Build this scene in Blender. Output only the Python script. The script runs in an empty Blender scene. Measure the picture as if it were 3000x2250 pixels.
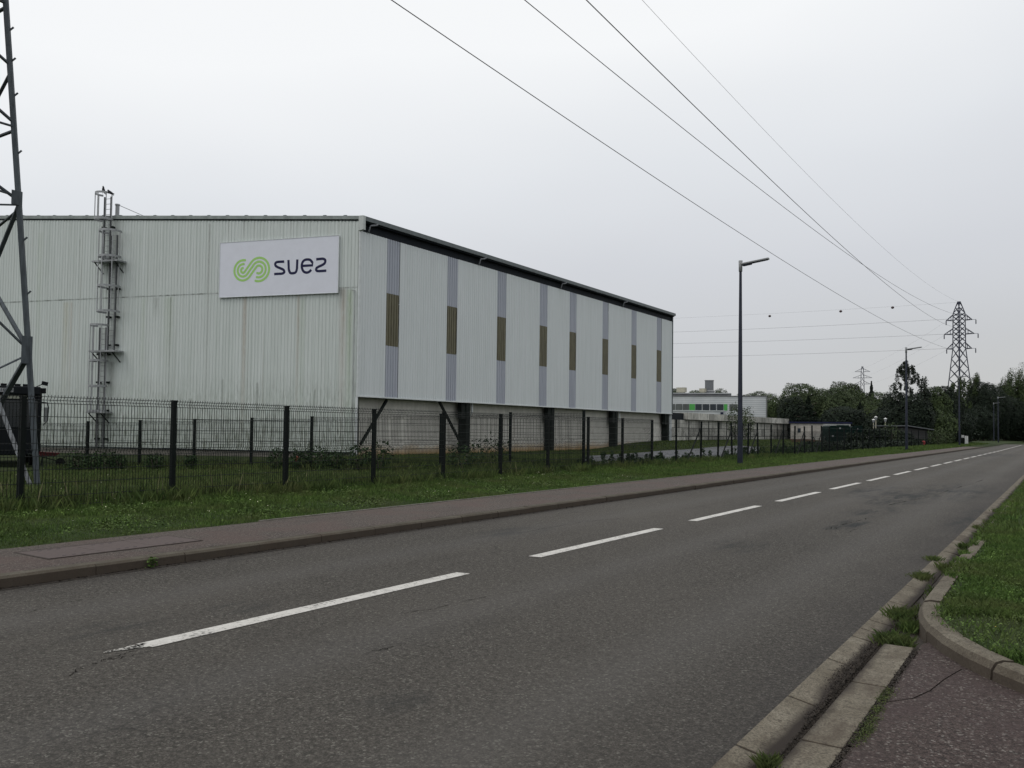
import bpy, math, random
import numpy as np
from mathutils import Vector, Matrix
random.seed(7); rng = np.random.default_rng(11)
sc = bpy.context.scene
COL = sc.collection

# ------------------------------------------------------------------ camera
FPX = 2430.; CX = 1500.; CY = 1171.; HC = 1.5
phi = math.atan(1620/FPX); th = math.atan(86/FPX); ro = .0125
fw = np.array([-math.sin(phi)*math.cos(th), math.cos(phi)*math.cos(th), math.sin(th)])
r0 = np.array([math.cos(phi), math.sin(phi), 0.]); u0 = np.cross(r0, fw)
rt = math.cos(ro)*r0+math.sin(ro)*u0; up = math.cos(ro)*u0-math.sin(ro)*r0
CAM = np.array([0, 0, HC])
cd = bpy.data.cameras.new('camera'); cam = bpy.data.objects.new('camera', cd); COL.objects.link(cam)
m = Matrix.Identity(4)
for i in range(3):
    m[i][0] = rt[i]; m[i][1] = up[i]; m[i][2] = -fw[i]; m[i][3] = CAM[i]
cam.matrix_world = m
cd.sensor_width = 36; cd.lens = FPX/3000*36; cd.shift_y = 46/3000; cd.clip_start = .05; cd.clip_end = 5000
sc.camera = cam
# a surveying helper: a sight line of the photograph meets a real plane (ground, wall) at its place
def ray(x, y): return fw+rt*(x-CX)/FPX-up*(y-CY)/FPX
def G(x, y, z=0.):
    d = ray(x, y); return CAM+d*(z-HC)/d[2]
def at(x, y, Z): return CAM+ray(x, y)*Z
def PX(x, y, X):
    d = ray(x, y); return CAM+d*X/d[0]

# ------------------------------------------------------------------ sky and light
sc.view_settings.view_transform = 'Standard'; sc.view_settings.look = 'None'
sc.view_settings.exposure = 0; sc.view_settings.gamma = 1; sc.view_settings.use_curve_mapping = False
SUN_EL, SUN_AZ = math.radians(52), math.radians(-150)   # azimuth measured from +Y towards +X
w = bpy.data.worlds.new('World'); sc.world = w; w.use_nodes = True
nt = w.node_tree; nt.nodes.clear(); N = nt.nodes.new; LK = nt.links.new
out = N('ShaderNodeOutputWorld'); bg = N('ShaderNodeBackground'); bg.inputs[1].default_value = .1
sky = N('ShaderNodeTexSky'); sky.sky_type = 'NISHITA'; sky.sun_disc = False
sky.sun_elevation = SUN_EL; sky.sun_rotation = SUN_AZ; sky.dust_density = 5
tc = N('ShaderNodeTexCoord'); sep = N('ShaderNodeSeparateXYZ'); LK(tc.outputs['Generated'], sep.inputs[0])
nz = N('ShaderNodeTexNoise'); nz.inputs['Scale'].default_value = 1.6; nz.inputs['Detail'].default_value = 3; nz.inputs['Roughness'].default_value = .45
mp = N('ShaderNodeMapping'); mp.inputs['Scale'].default_value = (1, 1, 2.6); LK(tc.outputs['Generated'], mp.inputs[0]); LK(mp.outputs[0], nz.inputs[0])
# cloud sheet: thicker and darker to the right of the road, thinner and brighter to the left
dirn = N('ShaderNodeVectorMath'); dirn.operation = 'DOT_PRODUCT'; LK(tc.outputs['Generated'], dirn.inputs[0])
dirn.inputs[1].default_value = (.83, .55, 0)
ma = N('ShaderNodeMath'); ma.operation = 'MULTIPLY_ADD'; ma.inputs[1].default_value = -.13; LK(dirn.outputs['Value'], ma.inputs[0]); LK(sep.outputs[2], ma.inputs[2])
mb_ = N('ShaderNodeMath'); mb_.operation = 'MULTIPLY_ADD'; mb_.inputs[1].default_value = .15; LK(nz.outputs[0], mb_.inputs[0]); LK(ma.outputs[0], mb_.inputs[2])
rp = N('ShaderNodeValToRGB'); LK(mb_.outputs[0], rp.inputs[0])
cr = rp.color_ramp
stops = [(0.0, (.60, .58, .55)), (.05, (.57, .575, .57)), (.13, (.585, .60, .62)), (.25, (.655, .675, .715)), (.37, (.775, .80, .835)), (.50, (.94, .955, .97)), (1, (1.0, 1.0, 1.0))]
while len(cr.elements) < len(stops): cr.elements.new(.5)
for e, (p, c) in zip(cr.elements, stops): e.position = p; e.color = (*c, 1)
sc10 = N('ShaderNodeVectorMath'); sc10.operation = 'SCALE'; sc10.inputs['Scale'].default_value = 10; LK(rp.outputs[0], sc10.inputs[0])
mx = N('ShaderNodeMix'); mx.data_type = 'RGBA'; mx.inputs[0].default_value = .97
LK(sky.outputs[0], mx.inputs[6]); LK(sc10.outputs[0], mx.inputs[7]); LK(mx.outputs[2], bg.inputs[0]); LK(bg.outputs[0], out.inputs[0])
sl = bpy.data.lights.new('sun', 'SUN'); sl.energy = .5; sl.angle = math.radians(20); sl.color = (1, .96, .9)
so = bpy.data.objects.new('sun', sl); COL.objects.link(so)
sd = Vector((math.sin(SUN_AZ)*math.cos(SUN_EL), math.cos(SUN_AZ)*math.cos(SUN_EL), math.sin(SUN_EL)))
so.rotation_euler = sd.to_track_quat('Z', 'Y').to_euler(); so.location = (0, -20, 60)

# ------------------------------------------------------------------ materials
def srgb(c):
    return tuple(((v/255)/12.92 if v/255 <= .04045 else ((v/255+.055)/1.055)**2.4) for v in c)
class Mat:
    def __init__(s, name, rough=.7, metal=0., spec=.5):
        s.m = bpy.data.materials.new(name); s.m.use_nodes = True; s.nt = s.m.node_tree
        s.b = s.nt.nodes['Principled BSDF']; s.b.inputs['Roughness'].default_value = rough
        s.b.inputs['Metallic'].default_value = metal; s.b.inputs['Specular IOR Level'].default_value = spec
        s.t = s.nt.nodes.new('ShaderNodeTexCoord')
    def n(s, t): return s.nt.nodes.new(t)
    def l(s, a, b): s.nt.links.new(a, b)
    def vec(s, scale=(1, 1, 1), loc=(0, 0, 0), rot=(0, 0, 0)):
        q = s.n('ShaderNodeMapping'); q.inputs['Scale'].default_value = scale; q.inputs['Location'].default_value = loc; q.inputs['Rotation'].default_value = rot
        s.l(s.t.outputs['Object'], q.inputs[0]); return q.outputs[0]
    def noise(s, scale=5, detail=4, rough=.6, v=None):
        q = s.n('ShaderNodeTexNoise'); q.inputs['Scale'].default_value = scale; q.inputs['Detail'].default_value = detail; q.inputs['Roughness'].default_value = rough
        s.l(v if v else s.t.outputs['Object'], q.inputs[0]); return q.outputs[0]
    def ramp(s, f, stops):
        q = s.n('ShaderNodeValToRGB'); s.l(f, q.inputs[0]); e = q.color_ramp.elements
        while len(e) < len(stops): e.new(.5)
        for a, (p, c) in zip(e, stops):
            a.position = p; a.color = (c, c, c, 1) if isinstance(c, (int, float)) else (*c, 1)
        return q.outputs[0]
    def mix(s, f, a, b, mode='MIX'):
        q = s.n('ShaderNodeMix'); q.data_type = 'RGBA'; q.blend_type = mode
        for v, i in ((f, 0), (a, 6), (b, 7)):
            if isinstance(v, (int, float)): q.inputs[i].default_value = v if i == 0 else (v, v, v, 1)
            elif isinstance(v, tuple): q.inputs[i].default_value = (*v, 1)
            else: s.l(v, q.inputs[i])
        return q.outputs[2]
    def math(s, op, a, b=None, c=None, clamp=False):
        q = s.n('ShaderNodeMath'); q.operation = op; q.use_clamp = clamp
        for i, v in enumerate((a, b, c)):
            if v is None: continue
            if isinstance(v, (int, float)): q.inputs[i].default_value = v
            else: s.l(v, q.inputs[i])
        return q.outputs[0]
    def sepxyz(s):
        q = s.n('ShaderNodeSeparateXYZ'); s.l(s.t.outputs['Object'], q.inputs[0]); return q.outputs
    def col(s, c):
        if isinstance(c, tuple): s.b.inputs['Base Color'].default_value = (*c, 1)
        else: s.l(c, s.b.inputs['Base Color'])
        return s
    def bump(s, h, strength=.3, dist=.01):
        q = s.n('ShaderNodeBump'); q.inputs['Strength'].default_value = strength; q.inputs['Distance'].default_value = dist
        s.l(h, q.inputs['Height']); s.l(q.outputs[0], s.b.inputs['Normal']); return s
    def rgh(s, o): s.l(o, s.b.inputs['Roughness']); return s
def mul(c, k): return tuple(min(1, v*k) for v in c)
def simple(name, c, rough=.6, metal=0., var=.25, scale=6, bump=0.15, spec=.5, stretch=None):
    a = Mat(name, rough, metal, spec); v = a.vec(stretch) if stretch else None
    f = a.noise(scale, 5, .65, v)
    a.col(a.ramp(f, [(.3, mul(c, 1-var)), (.7, mul(c, 1+var))]))
    if bump: a.bump(a.noise(scale*6, 3, .6, v), bump, .004)
    return a.m
def leafmat(name, c1, c2, rough=.75, dry=None):
    a = Mat(name, rough, 0, .2); g = a.n('ShaderNodeNewGeometry')
    f = a.noise(.35, 2, .5)
    c = a.ramp(g.outputs['Random Per Island'], [(0, c1), (.75, c2), (1, mul(c2, 1.5))])
    c = a.mix(a.ramp(f, [(.35, 0.), (.65, 1.)]), a.mix(1., c, (.72, .78, .8), 'MULTIPLY'), c)
    if dry: c = a.mix(a.ramp(a.noise(1.1, 4, .7, a.vec(loc=(4, 2, 0))), [(.42, 0.), (.66, .75)]), c, dry); c = a.mix(a.ramp(a.noise(3.2, 3, .6), [(.35, .55), (.6, 0.)]), c, mul(c1, .8))
    a.col(c); return a.m

# asphalt
def asphalt(name, c1, c2, stone, red=None, cracks=True):
    a = Mat(name, .85, 0, .25)
    fine = a.noise(85, 3, .85); mid = a.noise(26, 5, .8); big = a.noise(.35, 4, .6, a.vec((1, .35, 1))); vbig = a.noise(1.7, 5, .7, a.vec((1.3, .5, 1)))
    vo = a.n('ShaderNodeTexVoronoi'); vo.inputs['Scale'].default_value = 85; a.l(a.t.outputs['Object'], vo.inputs[0])
    base = a.mix(a.ramp(fine, [(.40, 0.), (.60, 1.)]), mul(c1, .36), mul(c2, 1.5))
    base = a.mix(a.ramp(mid, [(.41, .95), (.55, 0.)]), base, mul(c1, .36))
    sp = a.ramp(vo.outputs['Color'], [(.76, 0.), (.90, .62)])
    base = a.mix(sp, base, stone)
    pits = a.ramp(a.noise(62, 2, .6, a.vec(loc=(3, 1, 0))), [(.28, .85), (.40, 0.)])
    base = a.mix(pits, base, mul(c1, .3))
    base = a.mix(a.ramp(big, [(.35, .0), (.7, .34)]), base, mul(c2, 1.25))
    base = a.mix(a.ramp(vbig, [(.52, .0), (.72, .30)]), base, mul(c1, .6))
    if red: base = a.mix(a.ramp(a.noise(.9, 4, .7, a.vec(loc=(7, 7, 0))), [(.45, .0), (.62, .55)]), base, red)
    if cracks:
        v2 = a.n('ShaderNodeTexVoronoi'); v2.feature = 'DISTANCE_TO_EDGE'; v2.inputs['Scale'].default_value = .55
        dis = a.n('ShaderNodeVectorMath'); dis.operation = 'ADD'
        q = a.n('ShaderNodeTexNoise'); q.inputs['Scale'].default_value = 3; q.inputs['Detail'].default_value = 4; a.l(a.t.outputs['Object'], q.inputs[0])
        sc_ = a.n('ShaderNodeVectorMath'); sc_.operation = 'SCALE'; sc_.inputs['Scale'].default_value = .5; a.l(q.outputs['Color'], sc_.inputs[0])
        a.l(a.t.outputs['Object'], dis.inputs[0]); a.l(sc_.outputs[0], dis.inputs[1]); a.l(dis.outputs[0], v2.inputs[0])
        line = a.ramp(v2.outputs['Distance'], [(.0, 1.), (.010, 0.)])
        mask = a.ramp(a.noise(.5, 3, .6, a.vec(loc=(11, 4, 0))), [(.56, 0.), (.68, .8)])
        base = a.mix(a.math('MULTIPLY', line, mask), base, mul(c1, .22))
    a.col(base)
    h = a.math('ADD', fine, a.math('MULTIPLY', mid, .8)); a.bump(h, .9, .012)
    return a
STAINS = [(float(G(a_, b_)[0]), float(G(a_, b_)[1]), lx, ly, k_) for (a_, b_, lx, ly, k_) in ((2560, 1440, .9, 3.2, 1.), (2640, 1462, .8, 3.0, 1.2), (2790, 1440, 1.2, 5., 1.), (2480, 1538, .45, 1.1, 1.2), (2560, 1500, .5, 1.6, 1.), (2900, 1333, 2.4, 9, 1.), (2150, 1600, .5, .9, .8), (2840, 1520, .35, 3., .8), (1500, 1560, .5, 1.2, .7), (330, 1840, .3, .5, .6), (1150, 2050, .25, .3, .6), (700, 1780, .25, .35, .6))]
ra = asphalt('asphalt', (.052, .0475, .0405), (.092, .084, .073), (.26, .25, .22))
# worn wheel tracks and dirty edges with a shape of their own
X_ = ra.sepxyz()[0]
old = ra.b.inputs['Base Color'].links[0].from_socket
def band(a, x, c, wd): return a.math('SUBTRACT', 1, a.math('DIVIDE', a.math('ABSOLUTE', a.math('SUBTRACT', x, c)), wd), None, True)
edge = ra.math('ADD', band(ra, X_, -8., .45), band(ra, X_, -1.3, .7), None, True)
edge = ra.math('MULTIPLY', edge, ra.ramp(ra.noise(2.2, 4, .7, ra.vec((1, .3, 1))), [(.3, .2), (.7, 1.)]))
c = ra.mix(ra.math('MULTIPLY', edge, .75), old, (.030, .026, .025))
for (sx, sy, lx, ly, k_) in STAINS:
    X2, Y2 = ra.sepxyz()[0], ra.sepxyz()[1]
    dd_ = ra.math('ADD', ra.math('POWER', ra.math('ABSOLUTE', ra.math('DIVIDE', ra.math('SUBTRACT', X2, sx), lx)), 2), ra.math('POWER', ra.math('ABSOLUTE', ra.math('DIVIDE', ra.math('SUBTRACT', Y2, sy), ly)), 2))
    mk = ra.math('SUBTRACT', 1, dd_, None, True); mk = ra.math('MULTIPLY', mk, ra.ramp(ra.noise(1.6, 6, .75, ra.vec((2.2, .45, 1), (sx, sy, 0))), [(.44, 0.), (.60, 1.)]))
    c = ra.mix(ra.math('MULTIPLY', mk, k_, None, True), c, (.020, .022, .022))
trk = ra.math('ADD', band(ra, X_, -6.6, .5), ra.math('ADD', band(ra, X_, -4.1, .5), band(ra, X_, -2.3, .5)), None, True)
c = ra.mix(ra.math('MULTIPLY', trk, .22), c, (.13, .125, .12)); ra.col(c)
M_ROAD = ra.m
M_PAVE = asphalt('red_asphalt', (.070, .057, .050), (.116, .097, .086), (.28, .26, .23), (.105, .072, .064), False).m
M_PAVE2 = asphalt('red_asphalt_entrance', (.056, .040, .036), (.094, .071, .064), (.34, .32, .29), (.060, .040, .040), False).m
a = Mat('road_paint', .6); f = a.noise(30, 4, .8); g = a.noise(2.5, 4, .7)
s_ = a.math('ADD', f, a.math('MULTIPLY', g, .5))
c = a.mix(a.ramp(s_, [(.60, 1.), (.70, 0.)]), a.ramp(a.noise(9, 4, .7), [(.3, (.46, .445, .41)), (.7, (.60, .585, .55))]), (.085, .08, .072)); a.col(c).bump(f, .3, .003); M_PAINT = a.m
KM = {}
for name_ in ('gutter', 'kerb', 'turned'):
    a = Mat(name_+'_concrete', .9, 0, .2); g = a.noise(3, 5, .7); f = a.noise(90, 3, .7)
    z = a.sepxyz()[2]
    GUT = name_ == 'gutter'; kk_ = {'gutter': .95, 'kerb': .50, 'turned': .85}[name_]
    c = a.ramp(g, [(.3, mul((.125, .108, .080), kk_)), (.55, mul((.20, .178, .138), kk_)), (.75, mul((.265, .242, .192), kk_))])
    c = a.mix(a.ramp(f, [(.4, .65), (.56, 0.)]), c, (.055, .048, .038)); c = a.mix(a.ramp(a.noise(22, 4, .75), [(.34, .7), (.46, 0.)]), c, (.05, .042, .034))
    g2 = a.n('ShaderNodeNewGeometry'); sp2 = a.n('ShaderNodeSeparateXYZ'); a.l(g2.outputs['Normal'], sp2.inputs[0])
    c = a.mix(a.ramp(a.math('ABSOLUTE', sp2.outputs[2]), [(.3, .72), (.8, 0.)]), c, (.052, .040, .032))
    c = a.mix(a.ramp(a.noise(1.3, 5, .75, a.vec((3, 1, 1), (2, 5, 0))), [(.50, 0.), (.66, .7)]), c, (.07, .055, .042))
    if GUT:
        xx = a.sepxyz()[0]; dk_ = a.math('SUBTRACT', 1, a.math('DIVIDE', a.math('ABSOLUTE', a.math('ADD', xx, 1.135)), a.math('ADD', .02, a.math('MULTIPLY', a.noise(2.1, 4, .7, a.vec((1, .8, 1))), .16))), None, True)
        c = a.mix(a.math('MULTIPLY', dk_, 1.8, None, True), c, (.030, .024, .020))
    a.col(c).bump(f, .4, .004); KM[name_] = a.m
M_KERB = KM['kerb']; M_GUT = KM['gutter']
M_EDGE = simple('edging_concrete', (.14, .13, .11), .9, var=.3, scale=8)
# soil + short turf under the blades
a = Mat('turf_soil', .95, 0, .1); f = a.noise(7, 6, .75); g = a.noise(.5, 4, .6)
c = a.ramp(f, [(.3, (.016, .026, .010)), (.5, (.030, .048, .016)), (.7, (.050, .066, .026))])
c = a.mix(a.ramp(g, [(.45, 0.), (.7, .5)]), c, (.055, .052, .028)); a.col(c).bump(f, .8, .04); M_SOIL = a.m
M_DIRT = simple('dirt', (.035, .028, .022), .95, var=.4, scale=25, bump=.5)
M_GRASS = leafmat('grass_blades', (.040, .078, .016), (.110, .178, .038), dry=(.085, .095, .034))
M_GRASSD = leafmat('rough_grass', (.032, .062, .015), (.092, .132, .034), dry=(.115, .118, .045))
M_WEED = leafmat('weed_leaves', (.012, .030, .010), (.030, .056, .018))
M_MOSS = leafmat('moss', (.030, .045, .012), (.075, .09, .025))
M_FLOW = simple('flower', (.62, .62, .42), .8, var=.2, bump=0)
M_TREE_A = leafmat('leaves_mid', (.025, .041, .015), (.058, .080, .029))
M_TREE_B = leafmat('leaves_pale', (.034, .050, .022), (.070, .092, .042))
M_TREE_C = leafmat('leaves_dark', (.008, .014, .010), (.020, .030, .017))
M_TREE_D = leafmat('leaves_birch', (.012, .018, .014), (.034, .042, .030))
M_BARK = simple('bark', (.09, .075, .06), .95, var=.4, scale=12, bump=.6, stretch=(4, 4, .6))
M_BLACK = simple('dark_green_steel', (.004, .0065, .006), .5, spec=.12, var=.3, scale=10)
M_LAMP = simple('lamp_grey_paint', (.022, .026, .038), .6, spec=.12, var=.2, scale=5)
M_LAMPT = simple('lamp_cast_metal', (.24, .25, .26), .45, var=.25, scale=9)
M_GLASS = simple('lamp_glass', (.4, .42, .42), .2, var=.1, bump=0)
M_GALV = simple('galvanised_steel', (.30, .31, .32), .5, .4, var=.3, scale=4, stretch=(2, 2, .5))
M_PYL = simple('weathered_pylon_steel', (.070, .082, .092), .7, 0., spec=.2, var=.4, scale=5, stretch=(2, 2, .4))
M_WIRE = simple('cable', (.10, .10, .105), .6, var=.1, bump=0)
M_FARPYL = simple('far_pylon_steel', (.050, .055, .080), .7, spec=.12, var=.25, scale=.8, bump=0)

# cladding
def clad(name, base, dirt, kind):
    a = Mat(name, .42, 0, .45); x, y, z = a.sepxyz()
    st = a.noise(3.2, 5, .7, a.vec((2.1, 1, .035))); st2 = a.noise(9, 3, .6, a.vec((3, 1, .06), (5, 0, 3))); bl = a.noise(.35, 3, .5)
    c = a.mix(a.ramp(st, [(.38, 0.), (.72, .75)]), base, dirt)
    c = a.mix(a.ramp(st2, [(.5, 0.), (.8, .35)]), c, mul(dirt, .7))
    c = a.mix(a.ramp(bl, [(.3, 0.), (.7, .30)]), c, mul(base, .88))
    if kind == 'gable':
        low = a.math('SUBTRACT', 1, a.math('DIVIDE', z, 4.6), None, True)
        drip = a.ramp(a.noise(14, 3, .7, a.vec((1.5, 1, .10))), [(.47, 0.), (.60, 1.)])
        c = a.mix(a.math('MULTIPLY', a.math('MULTIPLY', low, drip), 1.1, None, True), c, (.10, .11, .08))
        lap = a.math('SUBTRACT', 1, a.math('DIVIDE', a.math('ABSOLUTE', a.math('SUBTRACT', z, 9.14)), .06), None, True)
        c = a.mix(a.math('MULTIPLY', lap, a.ramp(a.noise(1.1, 3, .8, a.vec((1, 0, 0))), [(.45, .15), (.6, .9)])), c, (.10, .11, .09))
        lng = a.ramp(a.noise(5, 4, .75, a.vec((1.6, 1, .012), (9, 0, 0))), [(.56, 0.), (.70, .5)]); c = a.mix(lng, c, (.30, .31, .27))
        c = a.mix(a.math('MULTIPLY', low, .22), c, (.42, .50, .40))
        # rust and algae streaks running down from laps and fixings: u, half width, top z, bottom z, colour, strength
        for (u, hw, zt, zb, cc, k) in STREAKS:
            mk = a.math('SUBTRACT', 1, a.math('DIVIDE', a.math('ABSOLUTE', a.math('SUBTRACT', x, u)), hw), None, True)
            mk = a.math('MULTIPLY', mk, a.math('MULTIPLY', a.math('SUBTRACT', zt, z), 8, None, True))
            mk = a.math('MULTIPLY', mk, a.math('DIVIDE', a.math('SUBTRACT', z, zb), max(.3, (zt-zb)*.9), None, True))
            mk = a.math('MULTIPLY', mk, a.ramp(a.noise(11, 3, .7, a.vec((2.5, 1, .25), (u, 0, 0))), [(.30, .25), (.62, 1.)]))
            c = a.mix(a.math('MULTIPLY', mk, k, None, True), c, cc)
    a.col(c).bump(a.noise(3, 2, .5, a.vec((1, 1, .3))), .05, .01); return a.m
RUST = (.30, .20, .12); ALG = (.30, .38, .24); DK = (.10, .11, .09); GRY = (.28, .29, .27)
STREAKS = [(9.75, .12, 13.3, 0, GRY, .75), (7.25, .2, 8.9, .2, RUST, .7), (7.42, .07, 13.5, 12.0, DK, 1.), (.95, .30, 9.15, 0, RUST, .55), (1.1, .42, 9.15, 7.8, DK, .6),
           (.55, .28, 9.1, 0, ALG, .9), (3.75, .13, 8.9, .2, RUST, .5), (3.5, .3, 8.7, 1, ALG, .35), (12.35, .06, 9.1, .3, DK, .8), (12.5, .5, 9.1, 4, ALG, .4), (13.4, .3, 9.1, 7.6, DK, .5),
           (19.7, .12, 9.05, .2, RUST, .5), (20.1, .35, 9.05, 2, (.42, .40, .28), .6), (19.2, .1, 12.9, 9.2, GRY, .45), (16.4, .45, 13.9, 1, GRY, .6), (17.0, .30, 11.4, 8.6, DK, .5), (16.3, .25, 8.6, 5.5, DK, .75), (16.5, .3, 5.3, 2.2, DK, .75),
           (8.6, .10, 4.2, .2, DK, .7), (6.3, .12, 4.0, .3, DK, .7), (2.6, .07, 3.6, .4, DK, .8), (5.1, .1, 2.7, .3, DK, .6), (10.8, .15, 3.1, .2, DK, .6), (14.3, .2, 9.1, 0, ALG, .35), (22.3, .3, 13.5, 0, ALG, .3), (17.4, .14, 6.5, 0, DK, .6)]
M_GAB = clad('gable_white_sheet', (.625, .67, .655), (.42, .475, .44), 'gable')
M_SIDE = clad('side_white_sheet', (.665, .705, .72), (.53, .575, .57), 'side')
M_STRIP = clad('bluish_sheet', (.42, .445, .51), (.30, .325, .38), 'side')
M_BROWN = simple('brown_translucent_sheet', (.125, .115, .068), .45, var=.4, scale=2.2, bump=.1, stretch=(9, 2, .5))
M_TRIMG = simple('roof_trim_grey', (.105, .125, .13), .5, var=.25, scale=3)
M_TRIMW = simple('white_trim', (.60, .635, .64), .45, var=.1, scale=3)
M_DARK = simple('dark_gutter', (.012, .016, .022), .6, spec=.12, var=.3, scale=3)
M_STEELB = simple('black_steel_column', (.012, .016, .014), .6, spec=.12, var=.5, scale=3)
a = Mat('concrete_panel', .9, 0, .2); f = a.noise(1.6, 5, .7); z = a.sepxyz()[2]
c = a.ramp(f, [(.3, (.52, .515, .47)), (.7, (.68, .665, .61))])
c = a.mix(a.ramp(a.noise(5, 4, .7, a.vec((1, 1.6, .12))), [(.5, 0.), (.75, .5)]), c, (.34, .34, .31))
rz = a.math('SUBTRACT', 1, a.math('DIVIDE', a.math('ADD', z, .3), a.math('ADD', .35, a.noise(1.2, 3, .6))), None, True)
c = a.mix(a.math('MULTIPLY', rz, 1.3, None, True), c, (.38, .25, .11)); a.col(c).bump(a.noise(30, 3, .6), .3, .005); M_CONC = a.m
a = Mat('block_concrete', .9, 0, .2); c = a.ramp(a.noise(1.2, 5, .75), [(.3, (.27, .275, .25)), (.5, (.46, .455, .42)), (.75, (.60, .59, .54))])
c = a.mix(a.ramp(a.noise(2.5, 4, .7, a.vec((1.5, 1.5, .15))), [(.5, 0.), (.7, .7)]), c, (.075, .08, .065)); gg = a.n('ShaderNodeNewGeometry'); c = a.mix(1., c, a.ramp(gg.outputs['Random Per Island'], [(0, .55), (.5, .95), (1, 1.25)]), 'MULTIPLY'); a.col(c).bump(a.noise(20, 3, .6), .3, .01); M_BLOCK = a.m
M_PLINTH = simple('plinth_concrete', (.17, .16, .14), .9, var=.35, scale=2)
M_SIGN = simple('sign_white', (.70, .72, .80), .35, var=.03, scale=2, bump=0)
M_LGREEN = simple('logo_green', (.34, .62, .16), .5, var=.03, bump=0)
M_NAVY = simple('logo_navy', (.022, .022, .065), .5, spec=.12, var=.03, bump=0)
M_BIRD = simple('black_feathers', (.02, .021, .026), .6, spec=.12, var=.4, scale=30)
M_TRUCK = simple('black_truck_paint', (.006, .008, .010), .4, spec=.12, var=.2, scale=4, bump=0)
M_TGLS = simple('truck_glass', (.010, .014, .017), .15, var=.2, bump=0)
M_TLIT = simple('pale_glass_strip', (.36, .37, .30), .3, var=.25, scale=8, bump=0)
M_RUB = simple('rubber', (.008, .008, .008), .9, spec=.12, var=.3)
M_RED = simple('red_paint', (.30, .018, .016), .5, var=.3, scale=12)
M_REDD = simple('dull_red_paint', (.12, .010, .016), .6, var=.4, scale=8)
M_ORANGE = simple('orange_plastic', (.45, .07, .03), .6, var=.2)
M_TARP = None
a = Mat('geotextile', .7, 0, .3); x, y, z = a.sepxyz()
wv = a.n('ShaderNodeTexWave'); wv.inputs['Scale'].default_value = 1.6; wv.inputs['Distortion'].default_value = 1.6; wv.inputs['Detail'].default_value = 2; a.l(a.vec((1, .35, 1), (0, 0, 0), (0, 0, .5)), wv.inputs[0])
c = a.ramp(a.noise(1.2, 5, .7), [(.3, (.065, .07, .08)), (.55, (.115, .12, .128)), (.8, (.17, .172, .172))]); c = a.mix(a.ramp(wv.outputs[0], [(.0, .9), (.3, 0.)]), c, (.025, .028, .035)); a.col(c).bump(wv.outputs[0], .5, .05); M_TARP = a.m
M_FWHITE = None
a = Mat('ribbed_white_sheet', .5, 0, .4); z = a.sepxyz()[2]; r_ = a.math('FRACT', a.math('MULTIPLY', z, 3.3))
c = a.mix(a.ramp(r_, [(.78, 0.), (.90, .75), (1, .3)]), a.ramp(a.noise(.6, 3, .6), [(.3, (.50, .53, .55)), (.7, (.60, .62, .63))]), (.16, .18, .20)); a.col(c); M_FWHITE = a.m
M_FROOF = simple('far_roof_grey', (.16, .165, .17), .7, var=.3, scale=1)
M_WIN = simple('window_glass', (.012, .02, .028), .12, var=.4, scale=.7, bump=0)
M_WING = simple('greyed_glass', (.095, .105, .10), .3, var=.25, scale=.7, bump=0)
M_GREENP = simple('green_panel', (.07, .36, .07), .5, var=.1, bump=0)
M_CREAM = simple('cream_housing', (.40, .38, .30), .6, var=.2)
M_PREF = simple('prefab_wall', (.38, .355, .325), .8, var=.3, scale=1.5, stretch=(1, 1, .3))
M_NAVYR = simple('navy_roof_edge', (.015, .018, .05), .6, spec=.12)
M_SKIP = simple('green_skip_paint', (.0035, .013, .011), .6, spec=.1, var=.4, scale=2)
M_TEAL = simple('teal_lid', (.007, .032, .025), .5, var=.3)
M_WOODD = simple('dark_boards', (.014, .014, .014), .9, var=.4, scale=3, stretch=(8, 8, .4))
M_RUSTY = simple('rusty_iron', (.07, .03, .02), .8, var=.5, scale=9)
M_WHITE = simple('white_paint', (.62, .63, .62), .5, var=.12)

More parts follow.
